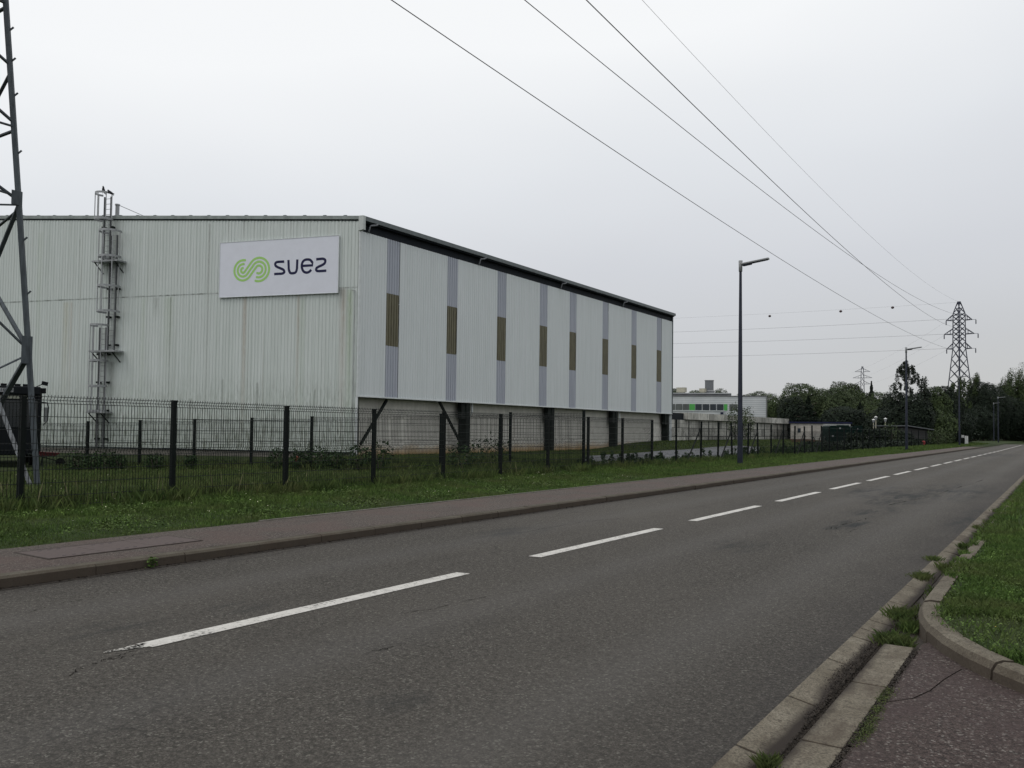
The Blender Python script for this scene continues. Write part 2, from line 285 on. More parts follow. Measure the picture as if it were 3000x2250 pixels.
# ------------------------------------------------------------------ mesh helpers
def tag(o, label=None, cat=None, group=None, kind=None):
    if label: o['label'] = label
    if cat: o['category'] = cat
    if group: o['group'] = group
    if kind: o['kind'] = kind
    return o
class MB:
    def __init__(s): s.v = []; s.f = []
    def add(s, vs, fs):
        o = len(s.v); s.v += [tuple(map(float, q)) for q in vs]; s.f += [tuple(i+o for i in f) for f in fs]; return s
    def box(s, c, d, R=None):
        hx, hy, hz = d[0]/2, d[1]/2, d[2]/2
        vs = [(x, y, z) for x in (-hx, hx) for y in (-hy, hy) for z in (-hz, hz)]
        if R is not None: vs = [tuple(R @ Vector(q)) for q in vs]
        vs = [(q[0]+c[0], q[1]+c[1], q[2]+c[2]) for q in vs]
        return s.add(vs, [(0, 1, 3, 2), (4, 6, 7, 5), (0, 4, 5, 1), (2, 3, 7, 6), (0, 2, 6, 4), (1, 5, 7, 3)])
    def box2(s, a, b): return s.box([(a[i]+b[i])/2 for i in range(3)], [abs(a[i]-b[i]) for i in range(3)])
    def beam(s, p, q, w, h=None, tw=None):
        h = h or w; p, q = Vector(p), Vector(q); d = (q-p); L = d.length; d.normalize()
        ref = Vector((0, 0, 1)) if abs(d.z) < .95 else Vector((1, 0, 0))
        if tw is not None: ref = Vector(tw)
        x = d.cross(ref).normalized(); y = x.cross(d).normalized()
        R = Matrix((x, d, y)).transposed(); return s.box((p+q)/2, (w, L, h), R)
    def tube(s, pts, r, n=6, cap=True):
        pts = [Vector(p) for p in pts]; rs = r if isinstance(r, (list, tuple)) else [r]*len(pts); o = len(s.v); k = len(pts)
        for i, p in enumerate(pts):
            d = (pts[min(i+1, k-1)]-pts[max(i-1, 0)]).normalized()
            ref = Vector((0, 0, 1)) if abs(d.z) < .9 else Vector((1, 0, 0)); x = d.cross(ref).normalized(); y = x.cross(d)
            for j in range(n):
                t = 2*math.pi*j/n; s.v.append(tuple(p+(x*math.cos(t)+y*math.sin(t))*rs[i]))
        for i in range(k-1):
            for j in range(n): s.f.append((o+i*n+j, o+i*n+(j+1) % n, o+(i+1)*n+(j+1) % n, o+(i+1)*n+j))
        if cap: s.f.append(tuple(o+j for j in range(n))[::-1]); s.f.append(tuple(o+(k-1)*n+j for j in range(n)))
        return s
    def lathe(s, prof, c=(0, 0, 0), n=14):
        o = len(s.v); k = len(prof)
        for r, z in prof:
            for j in range(n): t = 2*math.pi*j/n; s.v.append((c[0]+r*math.cos(t), c[1]+r*math.sin(t), c[2]+z))
        for i in range(k-1):
            for j in range(n): s.f.append((o+i*n+j, o+i*n+(j+1) % n, o+(i+1)*n+(j+1) % n, o+(i+1)*n+j))
        s.f.append(tuple(o+j for j in range(n))[::-1]); s.f.append(tuple(o+(k-1)*n+j for j in range(n))); return s
    def prism(s, poly, z0, z1):
        n = len(poly); vs = [(p[0], p[1], z0) for p in poly]+[(p[0], p[1], z1) for p in poly]
        return s.add(vs, [tuple(range(n))[::-1], tuple(range(n, 2*n))]+[(i, (i+1) % n, n+(i+1) % n, n+i) for i in range(n)])
    def quad(s, *p): return s.add(p, [tuple(range(len(p)))])
    def build(s, name, mat, parent=None, bevel=0, smooth=False, org=None):
        o0 = Vector((0, 0, 0))
        if parent is not None:
            q = parent
            while q is not None: o0 += q.location; q = q.parent
        if org is not None: o0 = Vector(org)
        me = bpy.data.meshes.new(name); me.from_pydata([(v[0]-o0.x, v[1]-o0.y, v[2]-o0.z) for v in s.v], [], s.f); me.materials.append(mat)
        if smooth: me.polygons.foreach_set('use_smooth', [True]*len(me.polygons))
        o = bpy.data.objects.new(name, me); COL.objects.link(o)
        if parent is not None: o.parent = parent
        elif org is not None: o.location = o0
        if bevel:
            b = o.modifiers.new('bevel', 'BEVEL'); b.width = bevel; b.segments = 2; b.limit_method = 'ANGLE'
        return o
def empty(name, loc, label=None, cat=None, group=None):
    o = bpy.data.objects.new(name, None); COL.objects.link(o); o.location = [float(v) for v in loc]; o.empty_display_size = .3
    return tag(o, label, cat, group)
def copy_tree(o, parent=None):
    c = o.copy(); COL.objects.link(c); c.parent = parent
    for ch in list(o.children): copy_tree(ch, c)
    return c
def npobj(name, V, Fc, mat, parent=None):
    me = bpy.data.meshes.new(name); n = len(V); k = Fc.shape[1]; mth = len(Fc)
    me.vertices.add(n); me.vertices.foreach_set('co', V.astype(np.float32).ravel())
    me.loops.add(mth*k); me.loops.foreach_set('vertex_index', Fc.astype(np.int32).ravel())
    me.polygons.add(mth); me.polygons.foreach_set('loop_start', np.arange(0, mth*k, k, dtype=np.int32))
    me.update(calc_edges=True); me.materials.append(mat)
    o = bpy.data.objects.new(name, me); COL.objects.link(o)
    if parent is not None: o.parent = parent
    return o

# ------------------------------------------------------------------ terrain
FX = -12.83                                   # roadside fence line
def sm(x, a, b):
    t = np.clip((np.asarray(x, float)-a)/(b-a), 0, 1); return t*t*(3-2*t)
def H(X, Y):
    X = np.asarray(X, float); Y = np.asarray(Y, float)
    d = np.clip(FX-X, 0, 20)
    h = .18-d*(.027-.010*sm(Y, 24, 36))
    h = np.where(X > -9.7, .105, np.where(X > FX, .115+.065*sm(-X, 9.7, 12.), h))
    h = h+.62*sm(Y, 58, 72)*sm(-X, 20, 27)*(1-sm(-X, 60, 90))
    h = np.where(X > -8.3, -.12, h)
    h = h-.25*sm(-X, 31.0, 31.6)*0
    return h
gx = np.concatenate([[-1500, -700, -350, -180, -120, -90, -70, -60, -52, -45, -40, -36], np.arange(-34, -8.5, .75), [-9.72, -9.69, -8.6, -8.32, -8.28, -4, 0, 10, 30, 80, 200, 600, 1500]])
gx = np.unique(np.sort(gx)); gy = np.concatenate([[-300, -80, -30, -10, -3], np.arange(0, 90, 1.5), np.arange(90, 200, 8), [240, 320, 450, 700, 1200, 2200]])
XX, YY = np.meshgrid(gx, gy); ZZ = H(XX, YY)+rng.normal(0, .015, XX.shape)*(XX < -10)*(XX > -60)
V = np.c_[XX.ravel(), YY.ravel(), ZZ.ravel()]; nx = len(gx)
Fc = np.array([(j*nx+i, j*nx+i+1, (j+1)*nx+i+1, (j+1)*nx+i) for j in range(len(gy)-1) for i in range(nx-1)])
tag(npobj('ground', V, Fc, M_SOIL), 'grassy ground around the road and the works yard', None, None, 'structure')

# road with a side road far away
b = MB(); ys = [-60, 0, 10, 30, 60, 100, 151]
for y0, y1 in zip(ys[:-1], ys[1:]): b.quad((-8.02, y0, 0), (-1.3, y0, 0), (-1.3, y1, 0), (-8.02, y1, 0))
b.quad((-60, 151, 0), (40, 151, 0), (40, 159, .004), (-60, 159, .004))
tag(b.build('road', M_ROAD), None, None, None, 'structure')
b = MB(); k = 0
y = 3.34
while y < 150:
    dx = -.0 if y < 90 else -(y-90)*.006
    b.quad((-5.28+dx, y, .005), (-5.12+dx, y+.02, .005), (-5.12+dx, y+3.6, .005), (-5.28+dx, y+3.58, .005)); y += 4.97

for i in range(46):
    f_ = random.random()**.7; yy_ = 3.08+.30*f_; xx_ = -5.262+random.random()*(.02+.09*f_); e_ = .006+.012*f_; b.quad((xx_-e_, yy_-e_*1.3, .0052), (xx_+e_*.6, yy_-e_, .0052), (xx_+e_, yy_+e_*1.2, .0052), (xx_-e_*.7, yy_+e_, .0052))
tag(b.build('road_marking', M_PAINT), 'dashed white centre line of the road', None, None, 'structure')
# open cracks in the old surface
def jag(pts, wd, seed):
    rr = random.Random(seed); P_ = []
    for (a0, b0), (a1, b1) in zip(pts[:-1], pts[1:]):
        n_ = 9
        for i in range(n_): f_ = i/n_; q = G(a0+(a1-a0)*f_, b0+(b1-b0)*f_, .003); P_.append((q[0]+rr.uniform(-.025, .025), q[1]+rr.uniform(-.03, .03)))
    bb = MB()
    for (xa, ya), (xb, yb) in zip(P_[:-1], P_[1:]):
        if rr.random() < .16: continue
        d = math.hypot(xb-xa, yb-ya)+1e-6; w_ = wd*rr.uniform(.3, 1.4); nx_, ny_ = -(yb-ya)/d*w_, (xb-xa)/d*w_
        bb.quad((xa-nx_*.4, ya-ny_*.4, .003), (xa+nx_*.4, ya+ny_*.4, .003), (xb+nx_, yb+ny_, .003), (xb-nx_, yb-ny_, .003))
    return bb
cb = MB()
for k_, (pts_, wd) in enumerate(((((395, 1905), (300, 1932), (240, 1955), (190, 1985)), .0032), (((300, 1932), (360, 1925), (470, 1905)), .0025), (((1100, 1905), (1130, 1900), (1180, 1888)), .003), (((640, 1650), (800, 1625), (900, 1600)), .003), (((2420, 1552), (2450, 1540), (2500, 1528), (2560, 1515)), .010), (((2440, 1545), (2480, 1560), (2520, 1545)), .007), (((2600, 1480), (2720, 1455), (2900, 1400)), .012), (((1530, 1560), (1700, 1530), (1850, 1515)), .006), (((1180, 1800), (1420, 1750), (1600, 1720)), .004), (((60, 1800), (160, 1770), (260, 1755)), .004))):
    q_ = jag(pts_, wd, k_); cb.add(q_.v, q_.f)
tag(cb.build('road_crack', simple('crack_soil', (.014, .013, .012), 1, spec=0)), 'thin jagged cracks in the asphalt', None, None, 'structure')
# left kerb
b = MB(); y = -9.4
while y < 112:
    L = 1.0 if y < 60 else 2.0
    g_ = .004; jz = random.uniform(-.004, .004); jx = random.uniform(-.006, .006)
    b.add([(-7.985+jx, y+g_, -.1), (-7.985+jx, y+L-g_, -.1), (-7.985+jx, y+g_, .09+jz), (-7.985+jx, y+L-g_, .09+jz), (-8.01+jx, y+g_, .112+jz), (-8.01+jx, y+L-g_, .112+jz), (-8.14, y+g_, .114+jz), (-8.14, y+L-g_, .114+jz), (-8.14, y+g_, -.1), (-8.14, y+L-g_, -.1)],
          [(0, 1, 3, 2), (2, 3, 5, 4), (4, 5, 7, 6), (6, 7, 9, 8), (0, 2, 4, 6, 8), (1, 9, 7, 5, 3)]); y += L
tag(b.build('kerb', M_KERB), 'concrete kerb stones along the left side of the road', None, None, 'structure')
b = MB(); b.quad((-8.13, -60, .085), (-8.02, -60, .085), (-8.02, 150, .085), (-8.13, 150, .085)); b.quad((-8.03, -20, .004), (-7.93, -20, .004), (-7.90, 40, .004), (-8.03, 40, .004))
tag(b.build('kerb_dirt', M_DIRT), None, None, None, 'structure')
b = MB()
for y0, y1 in zip([-60, 0, 10, 20, 40, 70], [0, 10, 20, 40, 70, 108]): b.quad((-9.66, y0, .122), (-8.139, y0, .112), (-8.139, y1, .112), (-9.66, y1, .122))
b.quad((-11.5, 108, .124), (-8.139, 108, .113), (-8.139, 118, .06), (-10.5, 118, .11))
tag(b.build('pavement', M_PAVE), 'reddish tarmac pavement on the left of the road', None, None, 'structure')
b = MB(); y = 8.
while y < 60: b.box((-9.70, y+.5, .09), (.05, .985, .09)); y += 1.0
tag(b.build('pavement_edging', M_EDGE), None, None, None, 'structure')

# chamber cover let into the pavement
P = [G(123, 1617.6, .126), G(593-396, 1636, .126), G(593, 1588, .126), G(486, 1570, .126)]
x0, x1 = -9.30, -8.62; y0, y1 = P[1][1]-.1, P[2][1]+.1
t = empty('chamber_cover', ((x0+x1)/2, (y0+y1)/2, .12), 'flat dull red utility cover with small dark slots set in the left pavement', 'utility cover')
b = MB(); L3 = (y1-y0)/3
for i in range(3):
    bb = MB(); bb.box(((x0+x1)/2, y0+(i+.5)*L3, .113), (x1-x0-.02, L3-.006, .02)); cpl = bb.build('cover_plate', M_REDP if 'M_REDP' in globals() else simple('dull_red_cover', (.078, .058, .054), .9, var=.2, scale=20), t)
    for sx in (-.25, .25):
        for q in (-.10, 0, .10):
            bb = MB(); bb.box(((x0+x1)/2+sx, y0+(i+.5)*L3+q, .1235), (.012, .04, .003)); bb.build('lifting_slot', M_DARK, cpl)
bb = MB(); bb.box((x0-.012, (y0+y1)/2, .1125), (.008, y1-y0+.03, .02)); bb.box((x1+.012, (y0+y1)/2, .1125), (.008, y1-y0+.03, .02)); bb.box(((x0+x1)/2, y0-.012, .1125), (x1-x0+.01, .02, .02)); bb.box(((x0+x1)/2, y1+.012, .1125), (x1-x0+.01, .02, .02)); bb.build('cover_frame', M_DIRT, t)

# right side: gutter slabs, crossing, curved kerb, verge
b = MB(); js = [-6, -5, -4, -3, -2, -1, 0, 1, 2, 3, 3.95, 4.85, 5.8, 6.55, 6.85, 7.2, 8.1, 9.05, 10.0, 11.0]
js += list(np.arange(12, 70, 1.0))
for i in range(len(js)-1):
    ya, yb = js[i]+.008, js[i+1]-.008; dz = random.uniform(-.006, .004) if ya > 6 else 0; w_ = random.uniform(-.02, .01) if ya > 6 else 0
    b.add([(-1.325, ya, .008), (-1.325, yb, .008), (-1.135+w_, ya, -.030+dz), (-1.135+w_, yb, -.030+dz), (-1.325, ya, -.1), (-1.325, yb, -.1), (-1.135+w_, ya, -.1), (-1.135+w_, yb, -.1)],
          [(0, 2, 3, 1), (0, 1, 5, 4), (2, 6, 7, 3), (0, 4, 6, 2), (1, 3, 7, 5)])
js2 = [-6, -5, -4, -3, -2, -1, 0, 1, 2, 3, 3.35, 4.2, 5.35, 6.45]
for i in range(len(js2)-1):
    ya, yb = js2[i]+.008, js2[i+1]-.008; b.box2((-1.085, ya, -.1), (-.890, yb, .008))
tag(b.build('gutter', M_GUT, bevel=.006), 'concrete gutter slabs on the right of the road', None, None, 'structure')
b = MB(); b.quad((-1.34, -20, -.045), (-.86, -20, -.045), (-.86, 75, -.045), (-1.34, 75, -.045)); tag(b.build('gutter_dirt', M_DIRT), None, None, None, 'structure')
KC = [(-1.035, 70), (-1.035, 40), (-1.035, 20), (-1.035, 14), (-1.035, 10), (-1.035, 8.6), (-1.03, 7.75), (-.965, 7.15), (-.86, 6.78), (-.72, 6.42), (-.56, 6.13), (-.38, 5.90), (-.22, 5.70), (.1, 5.40), (.5, 5.12), (1.2, 4.8), (3, 4.4), (6, 4.1)]
def kcurve_pts():
    pts = [np.array(p) for p in KC]; o = []
    for i in range(len(pts)-1):
        n = max(1, int(np.linalg.norm(pts[i+1]-pts[i])/.25))
        for j in range(n): o.append(pts[i]+(pts[i+1]-pts[i])*j/n)
    o.append(pts[-1]); o = np.array(o)
    for _ in range(1): o[1:-1] = (o[:-2]+2*o[1:-1]+o[2:])/4
    return o
kp = kcurve_pts(); tn = np.gradient(kp, axis=0); tn /= np.linalg.norm(tn, axis=1)[:, None]; nrm = np.c_[-tn[:, 1], tn[:, 0]]
if nrm[0][0] < 0: nrm = -nrm
prof = [(-.012, -.08), (.0, .06), (.028, .102), (.075, .115), (.150, .110), (.156, .02)]
b = MB(); seg = 0; acc = 0; start = 0
cum = np.r_[0, np.cumsum(np.linalg.norm(np.diff(kp, axis=0), axis=1))]
i = 0
while i < len(kp)-1:
    j = i+1
    while j < len(kp)-1 and cum[j]-cum[i] < .95: j += 1
    jz = random.uniform(-.010, .006); jn = random.uniform(-.012, .012) if cum[i] < 62 else 0
    idx = list(range(i, j+1)); o = len(b.v)
    for q, ii in enumerate(idx):
        e = .010 if q == 0 else (-.010 if q == len(idx)-1 else 0)
        for (pn, pz) in prof:
            pos = kp[ii]+nrm[ii]*(pn+jn)+tn[ii]*e; b.v.append((pos[0], pos[1], pz+jz))
    k_ = len(prof)
    for q in range(len(idx)-1):
        for r_ in range(k_-1): b.f.append((o+q*k_+r_, o+q*k_+r_+1, o+(q+1)*k_+r_+1, o+(q+1)*k_+r_))
    b.f.append(tuple(o+r_ for r_ in range(k_))); b.f.append(tuple(o+(len(idx)-1)*k_+r_ for r_ in range(k_))[::-1]); i = j
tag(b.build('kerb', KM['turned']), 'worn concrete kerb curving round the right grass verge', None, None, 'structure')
b = MB(); inner = kp+nrm*.148
poly = [(p[0], p[1], .095) for p in inner]+[(80, 4.0, .12), (80, 151, .12), (-.88, 151, .10)]
b.quad(*poly); o = b.build('verge', M_SOIL); tag(o, 'grass verge on the right of the road', None, None, 'structure')
b = MB(); pr = [(p[0], p[1], .0) for p in (kp+nrm*.05) if p[1] < 7.5]
poly = [(-.865, -30, 0), (-.865, 6.6, 0)]+[p for p in pr if p[0] > -.86]+[(30, 4.0, 0), (30, -30, 0)]
b.quad(*poly[::-1]); tag(b.build('entrance_pavement', M_PAVE2), 'reddish tarmac entrance at the bottom right', None, None, 'structure')
# crack in the entrance tarmac
b = MB(); cp = [G(2596+i, y_, .003) for i, y_ in ((0, 2056), (80, 2045), (130, 2022), (170, 1990), (200, 1972), (222, 1960))]
for i in range(len(cp)-1):
    p, q = cp[i], cp[i+1]; d = (q-p)[:2]; d /= np.linalg.norm(d); n_ = np.array([-d[1], d[0]])*.0028
    b.quad((p[0]-n_[0], p[1]-n_[1], .003), (p[0]+n_[0], p[1]+n_[1], .003), (q[0]+n_[0], q[1]+n_[1], .003), (q[0]-n_[0], q[1]-n_[1], .003))
tag(b.build('tarmac_crack', simple('crack_dirt', (.010, .008, .007), 1, spec=0)), None, None, None, 'structure')

# ------------------------------------------------------------------ grass
def blades(name, P, hgt, wid, mat, lean=.5, label=None, cat=None, top=False):
    n = len(P); an = rng.uniform(0, 2*np.pi, n); hh = hgt*rng.uniform(.45, 1.25, n); ww = wid*rng.uniform(.6, 1.3, n)
    dx, dy = np.cos(an), np.sin(an); ln = lean*hh*rng.uniform(.2, 1.3, n); la = rng.uniform(0, 2*np.pi, n); lx, ly = np.cos(la)*ln, np.sin(la)*ln
    V = np.empty((n, 4, 3))
    V[:, 0] = np.c_[P[:, 0]-dx*ww/2, P[:, 1]-dy*ww/2, P[:, 2]-.01]; V[:, 1] = np.c_[P[:, 0]+dx*ww/2, P[:, 1]+dy*ww/2, P[:, 2]-.01]
    V[:, 2] = np.c_[P[:, 0]+lx*.45+dx*ww*.4, P[:, 1]+ly*.45+dy*ww*.4, P[:, 2]+hh*.62]
    V[:, 3] = np.c_[P[:, 0]+lx, P[:, 1]+ly, P[:, 2]+hh]
    base = np.arange(n)[:, None]*4
    Fc = np.concatenate([base+np.array([[0, 1, 2]]), base+np.array([[0, 2, 3]])]); o = npobj(name, V.reshape(-1, 3), Fc, mat)
    return tag(o, label, cat, None, 'stuff')
def patchy(X, Y, s=1.0, seed=0):
    return .5+.25*(np.sin(X*1.7*s+seed)+np.sin(Y*1.3*s+2*seed+.7*X*s))+.25*np.sin((X+Y)*3.1*s+seed*3)*np.sin((X-Y)*2.3*s)
def scatter(n, xa, xb, ya, yb, pw=1.0):
    X = rng.uniform(xa, xb, n); Y = ya+(yb-ya)*rng.uniform(0, 1, n)**pw; return X, Y
# left verge, near to far
X, Y = scatter(120000, FX-.6, -9.70, 1.5, 24, 1.35); Z = H(X, Y); nb = np.clip(.045+.07*sm(-X, 11.4, 12.9)+.05*(patchy(X, Y, 1, 2)-.5), .02, .2)
blades('grass', np.c_[X, Y, Z], nb, .012, M_GRASS, .6, 'short green grass of the strip between fence and pavement', 'grass')
X, Y = scatter(50000, FX-.6, -9.72, 24, 75, 1.5); Z = H(X, Y); nb = .08+.07*sm(-X, 11.2, 12.9)
blades('grass', np.c_[X, Y, Z], nb, .03, M_GRASS, .5, 'distant grass strip beside the far pavement', 'grass')
X, Y = scatter(22000, FX-2, -9.8, 75, 150, 1.2); Z = H(X, Y)
blades('grass', np.c_[X, Y, Z], .16, .09, M_GRASS, .5, 'grass at the far end of the strip by the hydrant', 'grass')
# yard field
X, Y = scatter(110000, -33, FX-.3, 6, 34, 1.0); ok = (Y < 24.3+(X+13)*.298) & (Y < 32.5-(X+32)*(-.29)) | (X > -31.6); X, Y = X[ok], Y[ok]; Z = H(X, Y)
ok = ~((X < -20) & (Y < 6)); X, Y, Z = X[ok], Y[ok], Z[ok]
inner = 23.8+(X+13.02)*.298
hh = .09+.07*patchy(X, Y, .6, 5)+.16*(np.abs(Y-inner) < 1.2)+.10*(Y > inner)
blades('rough_grass', np.c_[X, Y, Z], hh, .022, M_GRASSD, .5, 'rough grass inside the works fence around the pylon foot', 'grass')
TP_B = [(1716, 1372), (1790, 1372), (1860, 1372), (1930, 1364), (2010, 1356), (2090, 1348), (2160, 1342), (2225, 1333)]
TP_T = [(1712, 1336), (1790, 1331), (1860, 1327), (1930, 1321), (2010, 1317), (2090, 1309), (2160, 1306), (2225, 1309)]
TPOLY = [(min(G(*p, .26)[0], FX-.3), G(*p, .26)[1]) for p in TP_B]+[tuple(G(*p, .46)[:2]) for p in TP_T[::-1]]
def inpoly(X, Y, P):
    c_ = np.zeros(len(X), bool); j = len(P)-1
    for i in range(len(P)):
        xi, yi = P[i]; xj, yj = P[j]; c_ ^= ((yi > Y) != (yj > Y)) & (X < (xj-xi)*(Y-yi)/(yj-yi+1e-9)+xi); j = i
    return c_
X, Y = scatter(60000, -31.9, FX-.3, 24, 100, 1.3); kk = ~inpoly(X, Y, TPOLY) & ((Y > 33) | (Y > 25+.3*(X+13))); X, Y = X[kk], Y[kk]; Z = H(X, Y); ok = ~((X < -15) & (Y > 110)); X, Y, Z = X[ok], Y[ok], Z[ok]
blades('rough_grass', np.c_[X, Y, Z], .16, .05, M_GRASSD, .5, 'rough grass in the yard beside the long wall', 'grass')
# right verge
def above_kerb(X, Y):
    yk = np.interp(X, [-1.03, -.92, -.72, -.56, -.38, -.15, .25, .9, 2, 6], [7.8, 7.15, 6.66, 6.38, 6.12, 5.86, 5.48, 5.18, 4.75, 4.3]); return (Y > yk+.02) & ((X > -.87) | False)
X, Y = scatter(110000, -.90, 2.2, 5.2, 14, 1.25); ok = above_kerb(X, Y)
bald = (((X+.45)/.42)**2+((Y-6.8)/.6)**2 < 1) & (rng.uniform(0, 1, len(X)) < .85); bald |= (patchy(X, Y, 2.6, 4) < .22) & (rng.uniform(0, 1, len(X)) < .8); bald |= (X < -.80) & (rng.uniform(0, 1, len(X)) < .7); ok &= ~bald; X, Y = X[ok], Y[ok]; Z = np.full(len(X), .10)
blades('grass', np.c_[X, Y, Z], .040+.035*patchy(X, Y, 2, 1), .0065, M_GRASS, .8, 'bright green lawn of the right verge behind the curved kerb', 'grass')
X, Y = scatter(70000, -.92, 6, 14, 60, 1.5); Z = np.full(len(X), .10)
blades('grass', np.c_[X, Y, Z], .07, .022, M_GRASS, .6, 'grass of the right verge running up beside the road', 'grass')
X = rng.normal(-.93, .06, 16000); Y = 8.2+50*rng.uniform(0, 1, 16000)**1.5; kk = (patchy(X*2, Y, 1.3, 6) > .42+.5*sm(-Y, -15, -9)) & (X > -1.06); X, Y = X[kk], Y[kk]
blades('grass', np.c_[X, Y, np.full(len(X), .10)], .05, .010, M_GRASS, 1.0, 'grass creeping over the top of the right kerb', 'grass')
X, Y = scatter(60000, 2.2, 11, 4.6, 22, 1.1); blades('grass', np.c_[X, Y, np.full(len(X), .10)], .07, .016, M_GRASS, .7, 'grass spreading across the right verge away from the kerb', 'grass')
# broad leaves (clover, plantain) and flowers
def leaves(name, P, size, mat, label, cat, flat=.6, kind='stuff', parent=None, nr=None):
    n = len(P); nrm_ = rng.normal(0, 1, (n, 3))
    if nr is None: nrm_[:, 2] = np.abs(nrm_[:, 2])+flat*2
    else: nrm_ = nrm_*.45+nr
    nrm_[:, 2] += 1e-4; nrm_ /= np.linalg.norm(nrm_, axis=1)[:, None]
    t1 = np.cross(nrm_, rng.normal(0, 1, (n, 3))); t1 /= np.linalg.norm(t1, axis=1)[:, None]; t2 = np.cross(nrm_, t1)
    s_ = (size*rng.uniform(.5, 1.3, n))[:, None]; V = np.stack([P-t1*s_*.5, P+t2*s_*.32, P+t1*s_*.5, P-t2*s_*.32], 1)
    Fc = np.arange(n)[:, None]*4+np.array([[0, 1, 2, 3]]); o = npobj(name, V.reshape(-1, 3), Fc, mat, parent)
    return tag(o, label, cat, None, kind) if parent is None else o
X, Y = scatter(26000, FX, -9.7, 2, 22, 1.3); k = patchy(X, Y, 2.2, 9) > .62; X, Y = X[k], Y[k]
leaves('clover', np.c_[X, Y, H(X, Y)+rng.uniform(.02, .09, len(X))], .035, M_GRASS, 'broad leaved plants among the grass of the left strip', 'plants')
X, Y = scatter(16000, -.9, 2.2, 5.2, 12, 1.2); k = above_kerb(X, Y); X, Y = X[k], Y[k]
leaves('clover', np.c_[X, Y, .115+rng.uniform(0, .03, len(X))], .022, M_GRASS, 'small broad leaves in the lawn of the right verge', 'plants')
X, Y = scatter(330, FX-.5, -9.9, 3, 24, 1.3); X2, Y2 = scatter(260, -30, FX, 8, 22, 1)
X = np.r_[X, X2]; Y = np.r_[Y, Y2]; leaves('wildflowers', np.c_[X, Y, H(X, Y)+rng.uniform(.08, .16, len(X))], .022, M_FLOW, 'tiny pale daisies scattered through the grass', 'flowers', .9)
X, Y = scatter(26, -.7, 1.8, 5.4, 9, 1); leaves('wildflowers', np.c_[X, Y, .15+0*X], .012, simple('yellow_petals', (.65, .5, .08), .8, bump=0), 'tiny yellow flowers in the right verge', 'flowers', .9)
M_STRAW = simple('straw', (.15, .15, .07), .9, var=.3)
X, Y = scatter(170, FX-3.0, FX+.45, 4, 26, 1.2); k = patchy(X, Y, 1.4, 7) > .55; X, Y = X[k], Y[k]
blades('tall_grass', np.c_[X, Y, H(X, Y)], .46, .007, M_STRAW, .3, 'thin pale seed stalks standing along the fence', 'grass')
X, Y = scatter(26000, FX-.5, FX+.5, 2, 45, 1.3); k = patchy(X*2, Y, 1.7, 3) > .45; X, Y = X[k], Y[k]
blades('tall_grass', np.c_[X, Y, H(X, Y)], .26, .014, M_GRASSD, .5, 'longer unmown grass round the feet of the fence posts', 'grass')
X = rng.uniform(FX-2.4, FX-.3, 26000); Y = rng.uniform(52, 112, 26000); hz = .25+.5*np.clip(.5+.5*np.sin(Y*.55)+.3*np.sin(Y*1.9+X), 0, 1); Z = H(X, Y)+hz*rng.uniform(0, 1, 26000)**.8
leaves('hedge', np.c_[X, Y, Z], .20, M_TREE_C, 'ragged dark growth behind the far part of the roadside fence', 'hedge', .2)
# gutter tufts
TB = []
for (px_, py_, n_, h_, s_) in [(2640, 1800, 700, .085, .085), (2668, 1835, 500, .07, .06), (2605, 1872, 420, .06, .075), (2650, 1882, 260, .05, .05), (2700, 1690, 420, .05, .09), (2735, 1640, 300, .09, .06), (2760, 1660, 200, .06, .06), (2820, 1600, 200, .05, .05), (2862, 1545, 160, .06, .08), (2900, 1530, 160, .05, .08), (2250, 2240, 200, .03, .03), (2735, 1755, 200, .06, .04), (445, 1650, 0, .05, .03), (2925, 1497, 120, .07, .1)]:
    g0 = G(px_, py_, 0); TB.append(np.c_[g0[0]+rng.normal(0, s_*.55, n_), g0[1]+rng.normal(0, s_, n_), np.zeros(n_)-.02])
for i in range(26):
    yy = rng.uniform(6.4, 30); TB.append(np.c_[-1.07+rng.normal(0, .03, 60), yy+rng.normal(0, .10, 60), np.zeros(60)-.02])
TB = np.concatenate(TB); blades('weeds', TB, .06, .006, M_GRASSD, .9, 'tufts of grass growing in the broken gutter by the curved kerb', 'weeds')
MS = []
for (a_, b_, c_) in [(2555, 2110, 110), (2570, 2080, 140), (2545, 2135, 120), (2530, 2150, 80), (2585, 2050, 140), (2600, 2030, 90), (2515, 2170, 60)]:
    g0 = G(a_, b_, 0); MS.append(np.c_[g0[0]+rng.normal(0, .018, c_*3), g0[1]+rng.normal(0, .05, c_*3), rng.uniform(0, .014, c_*3)])
leaves('moss', np.concatenate(MS), .010, M_MOSS, 'yellow green moss in the joint beside the gutter slabs', 'moss')
X = rng.normal(-.874, .012, 4000); Y = rng.uniform(2.5, 6.45, 4000)
leaves('gutter_litter', np.c_[X, Y, rng.uniform(.001, .01, 4000)], .012, M_DIRT, 'dark crumbs of soil in the slab joint', 'dirt')
Y = rng.uniform(2.5, 7.6, 34000); wX = .012+.045*np.clip(.5+.5*np.sin(Y*2.3+1.0)+.25*np.sin(Y*7.1), 0, 1); X = -1.115-np.abs(rng.normal(0, 1, 34000))*wX*.8; X[::4] = -1.11+np.abs(rng.normal(0, .012, len(X[::4]))); kp_ = (X > -1.25) & (X < -1.06); X, Y = X[kp_], Y[kp_]
leaves('gutter_litter', np.c_[X, Y, np.interp(X, [-1.2, -1.135, -1.13, -1.086, -1.08], [-.012, -.026, -.036, -.036, .010])+rng.uniform(.001, .005, len(X))], .011, M_DIRT, 'dark soil filling the channel between the gutter slabs', 'dirt')
X = rng.normal(-8.0+.02, .035, 3500)*1.0; X = np.minimum(X, -7.90); X = np.maximum(X, -7.98); Y = rng.uniform(2, 30, 3500)
